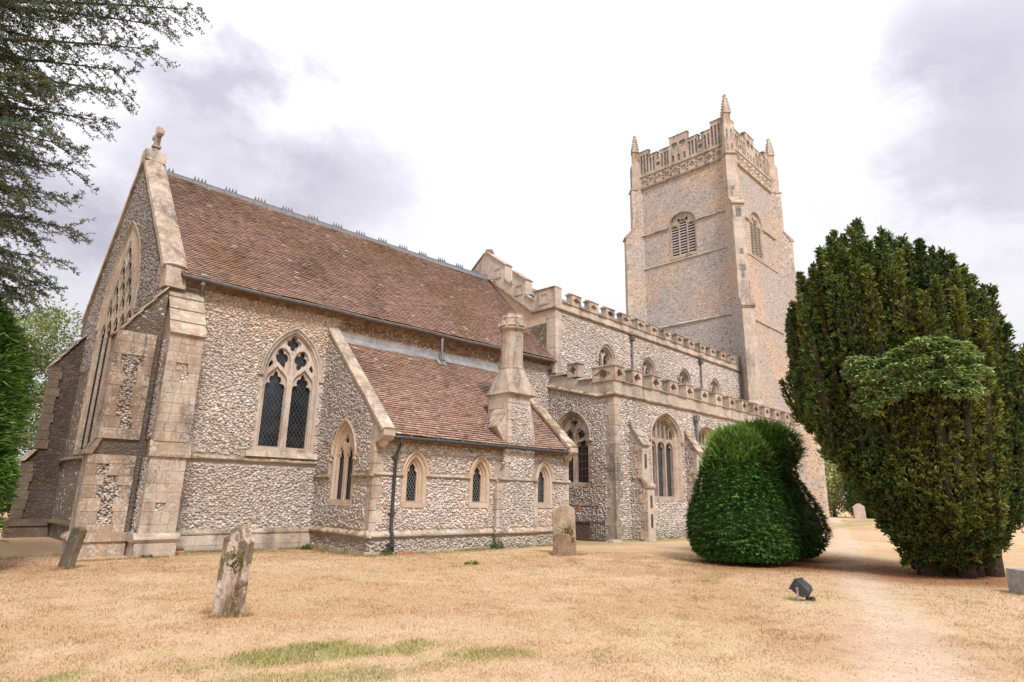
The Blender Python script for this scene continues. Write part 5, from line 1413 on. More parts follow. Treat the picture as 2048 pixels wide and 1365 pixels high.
for fr, u0, u1, c in ((FTE, 17.6, 24.9, 21.28), (FTN, 39.85, 47.15, 43.45), (FTS, 39.85, 47.15, 43.45), (FTW, 17.6, 24.9, 21.28)):
    string(fr, u0, u1, 27.30, 'stone', .16, .14); string(fr, u0, u1, 26.22, 'stone', .16, .14)
    string(fr, u0, c - 1.22, 22.06, 'stone', .14, .12); string(fr, c + 1.22, u1, 22.06, 'stone', .14, .12)
    string(fr, u0, u1, 19.22, 'stone_pale', .16, .07); string(fr, u0, u1, 14.2, 'stone_pale', .18, .09); string(fr, u0, u1, 7.2, 'stone_pale', .18, .09)
    # carved frieze: openwork plate over a recessed back
    n = 10; w = (u1 - u0) / n; hl = []
    for i in range(n):
        uc = u0 + (i + .5) * w; zc = 26.77
        hl.append(foil(uc, zc, .27, 4, 0 if i % 2 else .785, 24))
        if i < n - 1:
            e = u0 + (i + 1) * w
            hl += [dagger(e - .02, zc + .28, .30, .17, .9 if i % 2 else -.9, 10), dagger(e + .02, zc - .28, .30, .17, .9 if i % 2 else -.9, 10), dagger(e, zc, .26, .12, .5 if i % 2 else -.5, 8)]
    q = MB(); q.plate(fr, rect(u0, u1, 26.33, 27.22), hl, .07, .01); q.build('carved_frieze', M['stone_pale'], church)
    q = MB(); q.box(fr, u0, u1, .0, .012, 26.34, 27.2); q.build('frieze_ground', M['stone_brown'], church)
    # stepped battlement
    m = (u0 + u1) / 2; st = [(3.65, 29.65), (2.75, 29.65), (2.75, 29.10), (1.95, 29.10), (1.95, 28.52), (1.70, 28.52), (1.70, 29.10), (.78, 29.10), (.78, 29.78), (.12, 29.80)]
    pts = [(m - d, z) for d, z in st] + [(m, 29.95)] + [(m + d, z) for d, z in reversed(st)] + [(u1, 27.34), (u0, 27.34)]
    hl = []; pan = []
    def slot(uc, z0, z1, w=.17): hl.append([(uc - w / 2, z0), (uc + w / 2, z0), (uc + w / 2, z1 - .06), (uc, z1), (uc - w / 2, z1 - .06)])
    for sg in (-1, 1):
        for d_, t_ in ((3.42, 29.30), (3.14, 29.30), (2.86, 29.30), (2.55, 28.80), (2.27, 28.80), (1.50, 28.80), (1.22, 28.80), (.96, 28.80)): slot(m + sg * d_, 27.58, t_)
        hl.append(foil(m + sg * 1.86, 27.98, .22, 6, 0, 24))
    hl += [foil(m - .35, 28.95, .30, 3, .5, 24, 1.2), foil(m + .35, 28.95, .30, 3, .5, 24, 1.2)]
    for d_ in (-.5, 0, .5): slot(m + d_, 27.55, 28.15, .22)
    q = MB(); q.plate(fr, pts, hl, .05, -.03); pr = q.build('tower_parapet', M['stone'], church)
    q = MB(); q.prism(fr, [(u, z - .02 if z > 28 else z) for u, z in pts], -.30, -.032); q.build('flushwork_ground', M['flush'] if 'flush' in M else M.setdefault('flush', rubble_mat('dark_flushwork_flint', 14, (.20, .185, .18), (.28, .26, .25), 1.5, .5, 1.2)), pr)
    # copings on the steps
    for sg in (-1, 1):
        for (d0, d1, z) in ((3.65, 2.72, 29.65), (2.72, 1.92, 29.10), (1.95, 1.70, 28.52), (1.72, .78, 29.10), (.80, .0, 29.80)):
            a, b = sorted((m + sg * d0, m + sg * d1)); q = MB(); q.extr(fr, [(-.34, z - .01), (-.34, z + .04), (-.12, z + .10), (.09, z + .04), (.09, z - .01)], a - .03, b + .03); q.build('coping_stone', M['stone'], pr)
# diagonal corner buttresses
def diag(cu, cv, du, dv):
    dn = (NXv * du + NYv * dv) / math.sqrt(2); pn = (NXv * -dv + NYv * du) / math.sqrt(2)
    fr = Frame(NXv * cu + NYv * cv, pn, dn)
    near = (du < 0 and dv < 0)
    mb = MB(); h = .40
    mb.extr(fr, [(-.6, GB), (1.75, GB), (1.75, 7.0), (1.45, 7.5), (1.45, 14.25), (1.05, 14.9), (1.05, 21.9), (.48, 22.75), (.48, 26.2), (-.6, 26.2)], -h, h)
    b = mb.build('tower_buttress', M['rubble_tower'], church)
    for (za, zb, d) in ((-.3, 7.0, 1.75), (7.55, 14.2, 1.45), (14.95, 21.85, 1.05), (22.8, 26.15, .48)):
        if near: ashlar(fr, -h - .01, h + .01, za, zb, 'stone_pale', b, d, (.34, .46), (.5, .82), .05, name='ashlar_block')
        for sgn in (-1, 1):
            fs = Frame(fr.P(sgn * h, 0, 0), fr.n, fr.u * sgn); z = za; i = 0
            while z < zb - .05:
                hh = min(.42, zb - z); q = MB(); q.block(fs, d - (.22, .42)[i % 2], d + .006, -.25, .016, z + .004, z + hh - .004, .015)
                q.build('quoin_stone', M['stone_pale'], b); z += hh; i += 1
    for z, d0, d1 in ((22.0, 1.05, .48), (14.3, 1.45, 1.05), (7.1, 1.75, 1.45)):
        q = MB(); q.extr(fr, [(d0 + .12, z - .10), (d0 + .13, z - .02), (d1 + .02, z + .74), (d1 - .1, z + .74), (d0 - .1, z - .12)], -h - .06, h + .06); q.build('weathering_slab', M['stone'], b)
    if near:
        for (za, zb, d, w) in ((20.9, 21.7, 1.072, .20), (18.1, 18.5, 1.072, .12), (16.9, 17.3, 1.072, .22), (16.4, 16.8, 1.072, .08), (23.3, 23.6, .50, .1)):
            q = MB(); q.box(fr, -w, w, d - .03, d, za, zb); q.build('flushwork_panel', M['flush'], b)
        q = MB(); q.prism(Frame(fr.P(0, 1.42, 0), fr.u, fr.n), [(-.48, 14.1), (.48, 14.1), (.48, 14.55), (0, 15.35), (-.48, 14.55)], -.2, .09); q.build('gablet', M['stone_pale'], b)
    string(fr, -h - .08, h + .08, 26.22, 'stone', .16, .60, parent=b)
    # turret and crocketed pinnacle
    q = MB(); c = .36
    q.extr(fr, [(-.35, 26.25), (.42, 26.25), (.42, 28.55), (.30, 28.75), (-.35, 28.75)], -c, c); q.build('pinnacle_base', M['stone'], b)
    if near or True:
        for (za, zb) in ((26.5, 27.1), (27.5, 28.3)):
            for uu in (-.16, .16):
                q = MB(); q.box(fr, uu - .06, uu + .06, .41, .432, za, zb); q.build('flushwork_panel', M['flush'], b)
    pc = fr.P(0, .04, 0); q = MB(); a0 = math.atan2(dn[1], dn[0]) + math.pi / 4
    q.lathe((pc[0], pc[1], 0), [(.40, 28.7), (.36, 28.85), (.355, 29.75), (.43, 29.82), (.43, 29.90), (.33, 29.98), (.13, 31.25), (.17, 31.30), (.17, 31.40), (.08, 31.52)], 4, a0)
    for i in range(5):
        t = i / 5; z = 30.08 + 1.15 * t; rr = (.33 - .20 * t) / 1.0
        for kk in range(4):
            a = a0 + kk * math.pi / 2; p = (pc[0] + (rr + .03) * math.cos(a), pc[1] + (rr + .03) * math.sin(a), z)
            q.lathe(p, [(.0, -.06), (.06, -.02), (.075, .03), (.03, .07)], 5)
    for kk in range(4):
        a = a0 + math.pi / 4 + kk * math.pi / 2; o = np.array((pc[0], pc[1], 0)); rd = np.array((math.cos(a), math.sin(a), 0)); tn = np.array((-math.sin(a), math.cos(a), 0))
        fg = Frame(o + rd * .25, tn, rd); q.prism(fg, [(-.25, 29.75), (.25, 29.75), (0, 30.28)], 0, .07)
    q.build('pinnacle', M['stone'], b)
diag(39.5, 17.25, -1, -1); diag(39.5, 25.25, -1, 1); diag(47.5, 17.25, 1, -1); diag(47.5, 25.25, 1, 1)
q = MB(); q.add([FTE.P(u, w, 27.4) for u, w in ((17.4, -.2), (25.1, -.2), (25.1, -7.8), (17.4, -7.8))], [(0, 1, 2, 3)]); q.build('tower_roof', M['lead'], church)

# ---------------------------------------------------------------- trees and shrubs
def unit(a): return a / (np.linalg.norm(a, axis=-1, keepdims=True) + 1e-9)
def sprig_arrays(P, D, L, W, g, fold=.25, flat=0.0):
    """rhombic leaf sprays: base, side, tip, side"""
    n = len(P); r = unit(unit(g.normal(size=(n, 3))) * (1 - flat) + np.array((0, 0, 1.0)) * flat * 1.3); S = unit(np.cross(D, r)); N = np.cross(S, D)
    L = np.broadcast_to(np.asarray(L, float), (n,))[:, None]; W = np.broadcast_to(np.asarray(W, float), (n,))[:, None]
    mid = P + D * L * .5
    V = np.stack([P, mid + S * W * .5 + N * W * fold, P + D * L, mid - S * W * .5 + N * W * fold], 1)
    return V.reshape(-1, 3)
def sprig_mesh(name, Vs, cols, mat, extra=None):
    V = np.concatenate(Vs); c = np.concatenate([np.repeat(x, 4, 0) for x in cols]); n = len(V) // 4
    c = c * np.tile(np.array([.50, .95, 1.85, .95])[:, None], (n, 1)) if mat is M['needle'] else c
    F = np.arange(4 * n).reshape(-1, 4)
    if extra is not None:
        ev, ef, ec = extra; F = np.concatenate([F, ef + len(V)]); V = np.concatenate([V, ev]); c = np.concatenate([c, ec])
    return mesh_np(name, V, F, c, mat)
def clumps(C, N, g, k=8, L=.10, W=.034, up=.5, spread=.8, jit=.03, base=(.05, .09, .02), var=.35, tipc=None, flat=0.0):
    """k sprays bursting from each clump centre about its normal"""
    n = len(C); Ck = np.repeat(C, k, 0) + g.normal(0, jit, (n * k, 3))
    D = unit(np.repeat(N, k, 0) + np.array((0, 0, up)) + spread * g.normal(size=(n * k, 3)))
    cl = (1 + var * g.normal(size=(n, 1))).clip(.4, 2.0)
    col = np.array(base) * np.repeat(cl, k, 0) * (.75 + .5 * g.random((n * k, 1)))
    if tipc is not None:
        t = (g.random((n, 1)) ** 2) * np.ones((n, 1)); t = np.repeat(t, k, 0) * .7; col = col * (1 - t) + np.array(tipc) * t
    return sprig_arrays(Ck, D, L * (.6 + .8 * g.random(n * k)), W * (.7 + .6 * g.random(n * k)), g, .25, flat), col
def lathe_np(c, prof, n, col, g, disp=.06):
    z = np.array([p[1] for p in prof]); r = np.array([p[0] for p in prof]); a = np.arange(n) * 2 * np.pi / n
    R_ = r[:, None] * (1 + disp * g.normal(size=(len(z), n)))
    V = np.stack([c[0] + R_ * np.cos(a), c[1] + R_ * np.sin(a), np.repeat(c[2] + z[:, None], n, 1)], 2).reshape(-1, 3)
    i, j = np.meshgrid(np.arange(len(z) - 1), np.arange(n), indexing='ij'); i, j = i.ravel(), j.ravel(); j2 = (j + 1) % n
    F = np.stack([i * n + j, i * n + j2, (i + 1) * n + j2, (i + 1) * n + j], 1)
    return V, F, np.tile(np.array(col), (len(V), 1)) * (.7 + .6 * g.random((len(V), 1)))
HR = np.array((rt.x, rt.y, 0)); HF = np.array((math.sin(yaw), math.cos(yaw), 0))
def tone(a, b, t): return np.asarray(a) * (1 - t) + np.asarray(b) * t

# ---- great upright yew on the right
def irish_yew():
    g = np.random.default_rng(5)
    B = np.array((17.72, 4.15, 0.0)); CC = np.array((17.60, 4.66, 0.0))
    root = thing('irish_yew', 'huge dark upright yew with many pointed plumes beside the gravel path', 'tree', tuple(B))
    TF = unit(CC * np.array((1.0, 1.0, 0.0))); TR = np.array((TF[1], -TF[0], 0.0))
    Vs, cs, cv, cf, cc = [], [], [], [], []; nb = 0
    cols = []
    for ring, n in ((2.45, 50), (2.12, 45), (1.75, 40), (1.35, 30), (.9, 20), (.4, 9)):
        for i in range(n):
            a = 2 * math.pi * (i + .5 * g.random()) / n + ring
            cols.append((ring + g.normal(0, .10), a, ring))
    for (rr, a, ring) in cols:
        d = TR * math.cos(a) + TF * math.sin(a)
        top = CC + d * rr; lat = rr * math.cos(a); dep = rr * math.sin(a)
        zt = float(np.interp(lat, [-2.6, -2.3, -2.0, -1.4, -.7, -.1, .55, 1.1, 1.55, 1.97, 2.28, 2.6], [5.6, 6.8, 7.5, 8.45, 8.9, 8.95, 8.5, 8.2, 7.6, 6.9, 6.2, 4.9])) * (1 - .24 * (dep / 2.6) ** 2) - .32 + g.normal(0, .27)
        zb = float(np.interp(rr, [0, 1.0, 1.5, 2.0, 2.45], [.05, .05, .30, .9, 1.9])) + .12 * g.random()
        if lat > .6: zb *= .6
        zb = max(zb, float(np.interp(-lat, [.75, 1.25, 1.8, 2.4], [0, 1.5, 2.7, 3.6])) + .2 * g.random())
        if zt - zb < .8: continue
        rad = .16 + .09 * g.random()
        bx = B + (top - B) * (.56 + .34 * min(1, zb / 2.6)); bx[2] = zb
        tx = top + d * .10; tx = np.array((tx[0], tx[1], zt))
        H = zt - zb
        kap = g.random()
        base = tone((.056, .082, .016), (.030, .062, .016), g.random()); base = base * (.75 + .6 * g.random())
        if g.random() < .22: base = np.array((.105, .115, .022)) * (.8 + .5 * g.random())
        front = (-d @ TF) > -.15
        dens = 2 * math.pi * rad * (68 if front else 14)
        if ring > 1.95: z = zb + (zt - zb) * g.random(int((zt - zb) * dens))
        else:
            lo_, hi_ = (2.6 if ring > 1.0 else 2.0), (3.2 if ring > 1.0 else 2.4)
            z = np.concatenate([zb + lo_ * g.random(int(lo_ * dens)), zt - hi_ * g.random(int(hi_ * dens))]); z = z[(z > zb) & (z < zt)]
        ncl = len(z)
        s = (z - zb) / H
        prof = rad * np.minimum(1, (s * 4 + .6)) * np.clip((1 - s) * H / 1.9, 0.03, 1) ** 1.0
        lump = 1 + .20 * np.sin(z * 5.1 + kap * 9) + .16 * g.normal(size=ncl)
        aa = g.random(ncl) * 2 * math.pi
        o = np.stack([np.cos(aa), np.sin(aa), np.zeros(ncl)], 1)
        P = bx + (tx - bx) * s[:, None] + o * (prof * lump)[:, None]; P[:, 2] = z
        v, c = clumps(P, o, g, 6, .106, .044, .80, .60, .024, base, .34, (.13, .155, .030))
        Vs.append(v); cs.append(c)
        # twiggy heart of the plume
        zz_ = np.linspace(0, 1, 9); pr = rad * .52 * np.minimum(1, zz_ * 4 + .15) * np.clip((1 - zz_) * H / 1.4, .03, 1) ** .85
        m = 7; an = np.arange(m) * 2 * np.pi / m
        Vc = (bx + (tx - bx) * zz_[:, None])[:, None, :] + np.stack([np.cos(an), np.sin(an), np.zeros(m)], 1)[None] * (pr[:, None] * (1 + .1 * g.normal(size=(9, m))))[:, :, None]
        i_, j_ = np.meshgrid(np.arange(8), np.arange(m), indexing='ij'); i_, j_ = i_.ravel(), j_.ravel(); j2 = (j_ + 1) % m
        cv.append(Vc.reshape(-1, 3)); cf.append(np.stack([i_ * m + j_, i_ * m + j2, (i_ + 1) * m + j2, (i_ + 1) * m + j_], 1) + nb); nb += 9 * m
        cc.append(np.tile(np.array((.040, .034, .018)), (9 * m, 1)) * (.7 + .6 * g.random((9 * m, 1))))
    obj('crown', sprig_mesh('crown', Vs, cs, M['needle'], (np.concatenate(cv), np.concatenate(cf), np.concatenate(cc))), root)
    mb = MB()
    for (dx, dy, r0, lean) in ((.0, 0, .34, (.1, .1)), (-.5, .25, .22, (-.5, .3)), (.35, -.3, .26, (.5, -.4)), (.75, -.62, .24, (.35, -.5)), (-.2, -.35, .18, (-.3, -.4))):
        p = B + np.array((dx, dy, 0)); mb.tube([p + np.array((0, 0, -.2)), p + np.array((lean[0] * .1, lean[1] * .1, .5)), p + np.array((lean[0] * .5, lean[1] * .5, 1.6)), p + np.array((lean[0], lean[1], 3.2))], [r0 * 1.25, r0, r0 * .8, r0 * .45], 9)
    mb.build('trunk', M['bark'], root, smooth=True)
    return len(np.concatenate(Vs)) // 4
irish_yew()

def topiary(name, label, c, prof, headz, ncl, seed, base, bright, lean=(0, 0), long_k=.5):
    g = np.random.default_rng(seed); root = thing(name, label, 'topiary', (c[0], c[1], 0), group='clipped yews by the path')
    zs = np.array([p[1] for p in prof]); rs = np.array([p[0] for p in prof])
    seg = np.hypot(np.diff(zs), np.diff(rs)); mid = (rs[:-1] + rs[1:]) / 2; w = seg * (mid + .05); cum = np.concatenate([[0], np.cumsum(w)]) / w.sum()
    u = np.interp(g.random(ncl), cum, np.arange(len(zs))); z = np.interp(u, np.arange(len(zs)), zs); r = np.interp(u, np.arange(len(zs)), rs)
    a = g.random(ncl) * 2 * np.pi; i = np.clip(u.astype(int), 0, len(zs) - 2)
    dz, dr = (zs[i + 1] - zs[i]), (rs[i + 1] - rs[i]); nl = np.hypot(dz, dr) + 1e-6
    N = np.stack([np.cos(a) * dz / nl, np.sin(a) * dz / nl, -dr / nl], 1)
    r = r * (1 + .035 * vnoise(a * 3, z * 2.5, seed) + .030 * vnoise(a * 14, z * 11, seed + 3)) + .030 * g.normal(size=ncl)
    P = np.stack([c[0] + lean[0] * z + r * np.cos(a), c[1] + lean[1] * z + r * np.sin(a), z], 1)
    hd = sstep(headz - .35, headz + .85, z + .30 * g.normal(size=ncl) + .25 * vnoise(a * 4, z * 3, seed + 8))
    k = 7; T = np.stack([-np.sin(a), np.cos(a), 0 * a], 1)
    fan = np.tile(np.linspace(-1, 1, k), ncl)[:, None]; dr_ = -.28 + .22 * g.normal(size=(ncl, 1))
    up_ = np.where(hd[:, None] > .5, .25 + .3 * g.random((ncl, 1)), dr_)
    D = unit(np.repeat(N * np.array((1, 1, .5)) + np.array((0, 0, 1.0)) * up_ + .35 * T * g.normal(size=(ncl, 1)), k, 0) + np.repeat(T, k, 0) * fan * .75 + .10 * g.normal(size=(ncl * k, 3)))
    Pk = np.repeat(P - N * (.03 + .05 * g.random((ncl, 1))), k, 0) + g.normal(0, .006, (ncl * k, 3))
    Lk = np.repeat(.075 + .055 * g.random(ncl) + .06 * hd * g.random(ncl), k) * (1.05 - .35 * np.abs(fan[:, 0])) * (.8 + .4 * g.random(ncl * k))
    v1 = sprig_arrays(Pk, D, Lk, .029, g, .15, .8)
    cl = (.55 + .9 * g.random((ncl, 1)) ** 1.5); hb = hd[:, None]
    cb = (np.array(base) * (1 - hb) + np.array(bright) * hb) * cl
    c1 = np.repeat(cb, k, 0) * (.8 + .4 * g.random((ncl * k, 1)))
    m = (hd > .55) & (g.random(ncl) < .8); Ph = P[m]; Nh = N[m]
    v2, c2 = clumps(Ph, Nh, g, 2, .20, .018, .50, .40, .05, bright, .30)
    core = lathe_np((c[0], c[1], 0), [(rr * .88, zz_ * .96) for rr, zz_ in prof], 28, tuple(x * .9 for x in base), g, .03)
    core[0][:, 0] += lean[0] * core[0][:, 2]; core[0][:, 1] += lean[1] * core[0][:, 2]
    obj('crown', sprig_mesh('crown', [v1, v2], [c1, c2], M['needle'], core), root)
    mb = MB(); mb.tube([(c[0], c[1], -.2), (c[0], c[1], 1.2)], [.16, .11], 8)
    for k2 in range(4): mb.tube([(c[0] + .25 * math.cos(k2 * 1.7), c[1] + .25 * math.sin(k2 * 1.7), -.1), (c[0] + .5 * math.cos(k2 * 1.7), c[1] + .5 * math.sin(k2 * 1.7), .7)], .06, 6)
    mb.build('trunk', M['bark'], root)
topiary('clipped_yew', 'broad clipped yew cone with a feathery bright top, nearer of the two', (15.84, 8.22), [(.55, .14), (1.08, .16), (1.24, .28), (1.35, .60), (1.36, 1.0), (1.25, 1.5), (1.08, 2.0), (.90, 2.5), (.77, 2.80), (.64, 3.05), (.48, 3.26), (.26, 3.40), (.05, 3.44)], 2.62, 13500, 15, (.070, .148, .031), (.122, .208, .040), lean=(-.012, .006))
topiary('clipped_yew', 'dark clipped yew with a mushroom head half hidden behind the nearer cone', (18.05, 8.50), [(.7, .08), (1.15, .14), (1.40, .40), (1.54, .85), (1.46, 1.30), (1.22, 1.80), (.95, 2.25), (.86, 2.50), (.96, 2.75), (1.06, 3.05), (1.00, 3.35), (.80, 3.58), (.45, 3.74), (.05, 3.80)], 2.75, 10000, 16, (.052, .112, .019), (.098, .18, .024), lean=(-.02, .01))

# ---- bright feathery conifer at the left edge
def feather_conifer(name, label, c, prof, ncl, seed, base, bright):
    g = np.random.default_rng(seed); root = thing(name, label, 'conifer', (c[0], c[1], 0))
    zs = np.array([p[1] for p in prof]); rs = np.array([p[0] for p in prof])
    z = zs[0] + (zs[-1] - zs[0]) * g.random(ncl); r = np.interp(z, zs, rs); a = g.random(ncl) * 2 * np.pi
    N = np.stack([np.cos(a), np.sin(a), 0 * a], 1); r = r * (1 + .12 * vnoise(a * 2.5, z * 1.6, seed) + .07 * vnoise(a * 9, z * 6, seed + 2) + .05 * g.normal(size=ncl))
    P = np.array((c[0], c[1], 0)) + N * r[:, None]; P[:, 2] = z
    v1, c1 = clumps(P, N, g, 8, .21, .034, .10, .55, .05, base, .50, bright, .4)
    core = lathe_np((c[0], c[1], 0), [(rr * .86, zz_) for rr, zz_ in prof], 20, base, g, .06)
    obj('crown', sprig_mesh('crown', [v1], [c1], M['needle'], core), root)
    mb = MB(); mb.tube([(c[0], c[1], -.2), (c[0], c[1], 2.0)], [.18, .12], 8); mb.build('trunk', M['bark'], root)
feather_conifer('conifer_hedge', 'bright green feathery conifer at the left edge of the lawn', (-.58, 16.12), [(1.30, .0), (1.32, .5), (1.36, 1.4), (1.38, 2.8), (1.30, 3.8), (1.05, 4.6), (.6, 5.4), (.1, 6.1)], 6500, 25, (.055, .115, .020), (.125, .205, .035))

# ---- cedar overhanging the upper left
def cedar():
    g = np.random.default_rng(77); T = np.array((-3.7, 16.9, 0.0))
    root = thing('cedar_tree', 'spreading blue-green cedar reaching in at the upper left over the gable', 'tree', tuple(T))
    EXTRA = [(-0.63, 14.61, 11.45), (-0.07, 13.00, 10.67), (-0.86, 14.57, 10.71), (-0.55, 15.08, 11.17), (0.44, 14.86, 11.37), (-0.69, 16.76, 11.82), (0.03, 15.53, 10.93), (-0.71, 15.91, 10.73), (-0.47, 16.77, 11.16), (-0.22, 16.67, 10.97), (0.14, 14.68, 9.50), (0.24, 16.58, 10.76), (0.32, 13.58, 8.86), (-0.32, 15.40, 9.17), (0.16, 15.29, 9.13), (-0.10, 15.84, 9.26), (0.02, 16.30, 8.85), (0.30, 17.23, 9.41), (0.12, 16.96, 8.98), (0.38, 15.67, 8.27), (0.24, 16.89, 8.49), (0.11, 14.01, 7.26), (0.40, 14.03, 6.76), (0.34, 14.27, 7.01), (0.10, 17.54, 7.51), (-0.09, 14.39, 6.43), (0.49, 17.31, 7.25), (0.74, 17.58, 7.34), (0.21, 16.55, 6.56), (0.01, 15.97, 6.29), (0.45, 14.19, 5.53), (0.79, 17.65, 6.48), (0.80, 15.74, 5.54), (0.55, 16.55, 5.58)]
    TIPS = [(2.23, 12.13, 11.13), (1.87, 13.15, 11.16), (1.62, 12.62, 10.13), (1.35, 13.71, 10.07), (1.43, 13.10, 9.22), (1.24, 14.18, 9.04), (0.91, 13.94, 8.15), (1.00, 14.74, 8.01), (0.96, 13.98, 7.08), (1.21, 14.72, 6.72), (0.98, 14.62, 6.00), (1.10, 15.21, 5.56), (0.67, 14.92, 5.13), (0.71, 14.63, 11.98), (0.21, 15.38, 11.10), (0.15, 15.92, 9.69), (0.21, 16.40, 8.55), (0.36, 16.45, 7.16), (1.45, 13.34, 11.72), (0.42, 16.55, 5.91), (0.13, 13.49, 9.11), (0.42, 13.45, 8.04)] + EXTRA
    # limbs over the rest of the tree, out of the picture
    for i in range(16):
        a = 1.2 + 4.2 * i / 26 + .3 * g.random(); L = 3.2 + 1.5 * g.random(); z = 4.5 + 8 * g.random(); TIPS.append((T[0] + L * math.cos(a), T[1] + L * math.sin(a), z))
    mb = MB(); mb.tube([T + np.array((0, 0, -.3)), T + np.array((0, 0, 2)), T + np.array((.1, 0, 7)), T + np.array((.1, .1, 13.5)), T + np.array((.2, .1, 17))], [.62, .48, .36, .18, .04], 10)
    mb.build('trunk', M['bark_grey'], root, smooth=True)
    PT, DT, CT = [], [], []; lm = MB()
    for li, tip in enumerate(TIPS):
        tip = np.array(tip); seen = li < 22 + len(EXTRA)
        r0 = T + np.array((.1, 0, tip[2] - .5 + .9 * g.random())); mid = (r0 + tip) / 2 + np.array((0, 0, .35))
        ts = np.linspace(0, 1, 26)[:, None]; cur = (1 - ts) ** 2 * r0 + 2 * ts * (1 - ts) * mid + ts ** 2 * tip
        lm.tube(cur[::3], list(np.linspace(.075, .010, len(cur[::3]))), 5, cap=False)
        L = np.linalg.norm(tip - r0); nb = int(L * (10.5 if seen else 4))
        for b in range(nb):
            t = .12 + .88 * (b + g.random()) / nb; p = (1 - t) ** 2 * r0 + 2 * t * (1 - t) * mid + t ** 2 * tip
            d = unit((tip - r0) * np.array((1, 1, .15))); s = np.cross(d, (0, 0, 1.0)); sg = 1 if b % 2 else -1
            dirv = unit(d * (.55 + .6 * g.random()) + s * sg * (.5 + .7 * g.random()) + np.array((0, 0, -.25 + .28 * g.normal())))
            bl = (.35 + .75 * g.random()) * (1.15 - .65 * t)
            m = max(4, int(bl / .052)); q = np.linspace(.08, 1, m)[:, None]
            pts = p + dirv * q * bl + np.array((0, 0, -.26)) * q ** 2 * bl + s * .05 * np.sin(q * 5 + g.random() * 6)
            lm.tube([p, p + dirv * bl * .55 + np.array((0, 0, -.03)), pts[-1]], [.010, .006, .003], 4, cap=False)
            PT.append(pts); DT.append(np.tile(dirv, (m, 1)))
            base = tone((.055, .080, .045), (.14, .175, .125), max(0, min(1, .25 + .35 * g.normal() + .25 * (tip[2] < 8.5)))) if g.random() > .2 else np.array((.095, .100, .035))
            CT.append(np.tile(base, (m, 1)))
            # short side twigs
            if seen:
                for k in range(int(bl * 6)):
                    u = g.random(); o = p + dirv * u * bl + np.array((0, 0, -.16)) * u * u * bl; d2 = unit(dirv + .9 * g.normal(size=3) * np.array((1, 1, .5))); l2 = .07 + .14 * g.random(); mm = 4
                    PT.append(o + d2 * np.linspace(.2, 1, mm)[:, None] * l2); DT.append(np.tile(d2, (mm, 1))); CT.append(np.tile(base, (mm, 1)))
    P = np.concatenate(PT); D = np.concatenate(DT); Cc = np.concatenate(CT); k = 4
    Pk = np.repeat(P, k, 0) + g.normal(0, .008, (len(P) * k, 3)); Dk = unit(np.repeat(D, k, 0) * .8 + np.array((0, 0, .35)) + .75 * g.normal(size=(len(P) * k, 3)))
    v = sprig_arrays(Pk, Dk, .066 * (.7 + .6 * g.random(len(Pk))), .022, g)
    c = np.repeat(Cc, k, 0) * (.7 + .6 * g.random((len(Pk), 1)))
    obj('crown', sprig_mesh('crown', [v], [c], M['needle']), root)
    lm.build('limbs', M['bark_grey'], root)
cedar()

# ---- broad-leaved trees and bushes in the background
def leafy(name, label, c, h, rx, n, seed, base, leaf=.16, z0=.25, trunk=.25, cat='tree', group=None, nb=60, blob_r=.30):
    g = np.random.default_rng(seed); root = thing(name, label, cat, (c[0], c[1], 0), group)
    B = unit(g.normal(size=(nb, 3))) * (g.random((nb, 1)) ** .45); B[:, 2] = B[:, 2] * .5
    ctr = np.array((c[0], c[1], h * (z0 + 1) / 2)); sc = np.array((rx, rx, h * (1 - z0) * .95))
    BC = ctr + B * sc; rb = rx * blob_r * (.7 + .6 * g.random(nb))
    k = g.integers(0, nb, n); o = unit(g.normal(size=(n, 3))); P = BC[k] + o * (rb[k] * g.random(n) ** .35)[:, None] * np.array((1, 1, .75))
    D = unit(o + .7 * g.normal(size=(n, 3)) + np.array((0, 0, -.15)))
    cl = (.75 + .5 * g.random((nb, 1)))[k]; col = np.array(base) * cl * (.7 + .6 * g.random((n, 1)))
    obj('crown', sprig_mesh('crown', [sprig_arrays(P, D, leaf * (.6 + .7 * g.random(n)), leaf * .62, g)], [col], M['leaf']), root)
    mb = MB(); mb.tube([(c[0], c[1], -.3), (c[0] + .1, c[1], h * .3), (c[0], c[1] + .1, h * .62), (c[0], c[1], h * .9)], [trunk, trunk * .75, trunk * .45, .03], 8)
    for b in range(min(nb, 14)):
        s = np.array((c[0], c[1], h * (.22 + .45 * g.random()))); mb.tube([s, (s + BC[b]) / 2 + np.array((0, 0, .2)), BC[b]], [trunk * .35, trunk * .2, .02], 5, cap=False)
    mb.build('trunk', M['bark_grey'], root)
leafy('ash_tree', 'pale green leafy tree with sky showing through behind the east end', (2.3, 50.5), 13.6, 5.2, 26000, 301, (.20, .245, .085), .20, .12, .32)
leafy('dense_shrub', 'dark dense shrub low behind the far corner buttress', (1.2, 37.5), 5.6, 3.0, 12000, 308, (.085, .13, .045), .16, .02, .12, cat='shrub', nb=40)
leafy('broadleaf_tree', 'taller background tree at the far left beyond the pale leafy tree', (-7.5, 55.0), 14.5, 6.0, 16000, 302, (.16, .21, .07), .24, .12, .35)
leafy('pale_bush', 'tall pale yellow-green bush behind the clipped yews beyond the tower', (66.5, 24.6), 7.2, 4.4, 14000, 303, (.36, .38, .15), .26, .05, .2, cat='bush')  # pale yellow-green is the leaf colour itself
leafy('background_tree', 'grey-green tree in the gap between the tower and the great yew', (74.0, 30.0), 12.5, 5.0, 12000, 304, (.19, .23, .13), .30, .10, .3)
leafy('garden_shrub', 'low light green shrub at the foot of the tower', (60.5, 25.0), 2.6, 1.8, 5000, 305, (.22, .30, .12), .18, .05, .08, cat='shrub', nb=25)
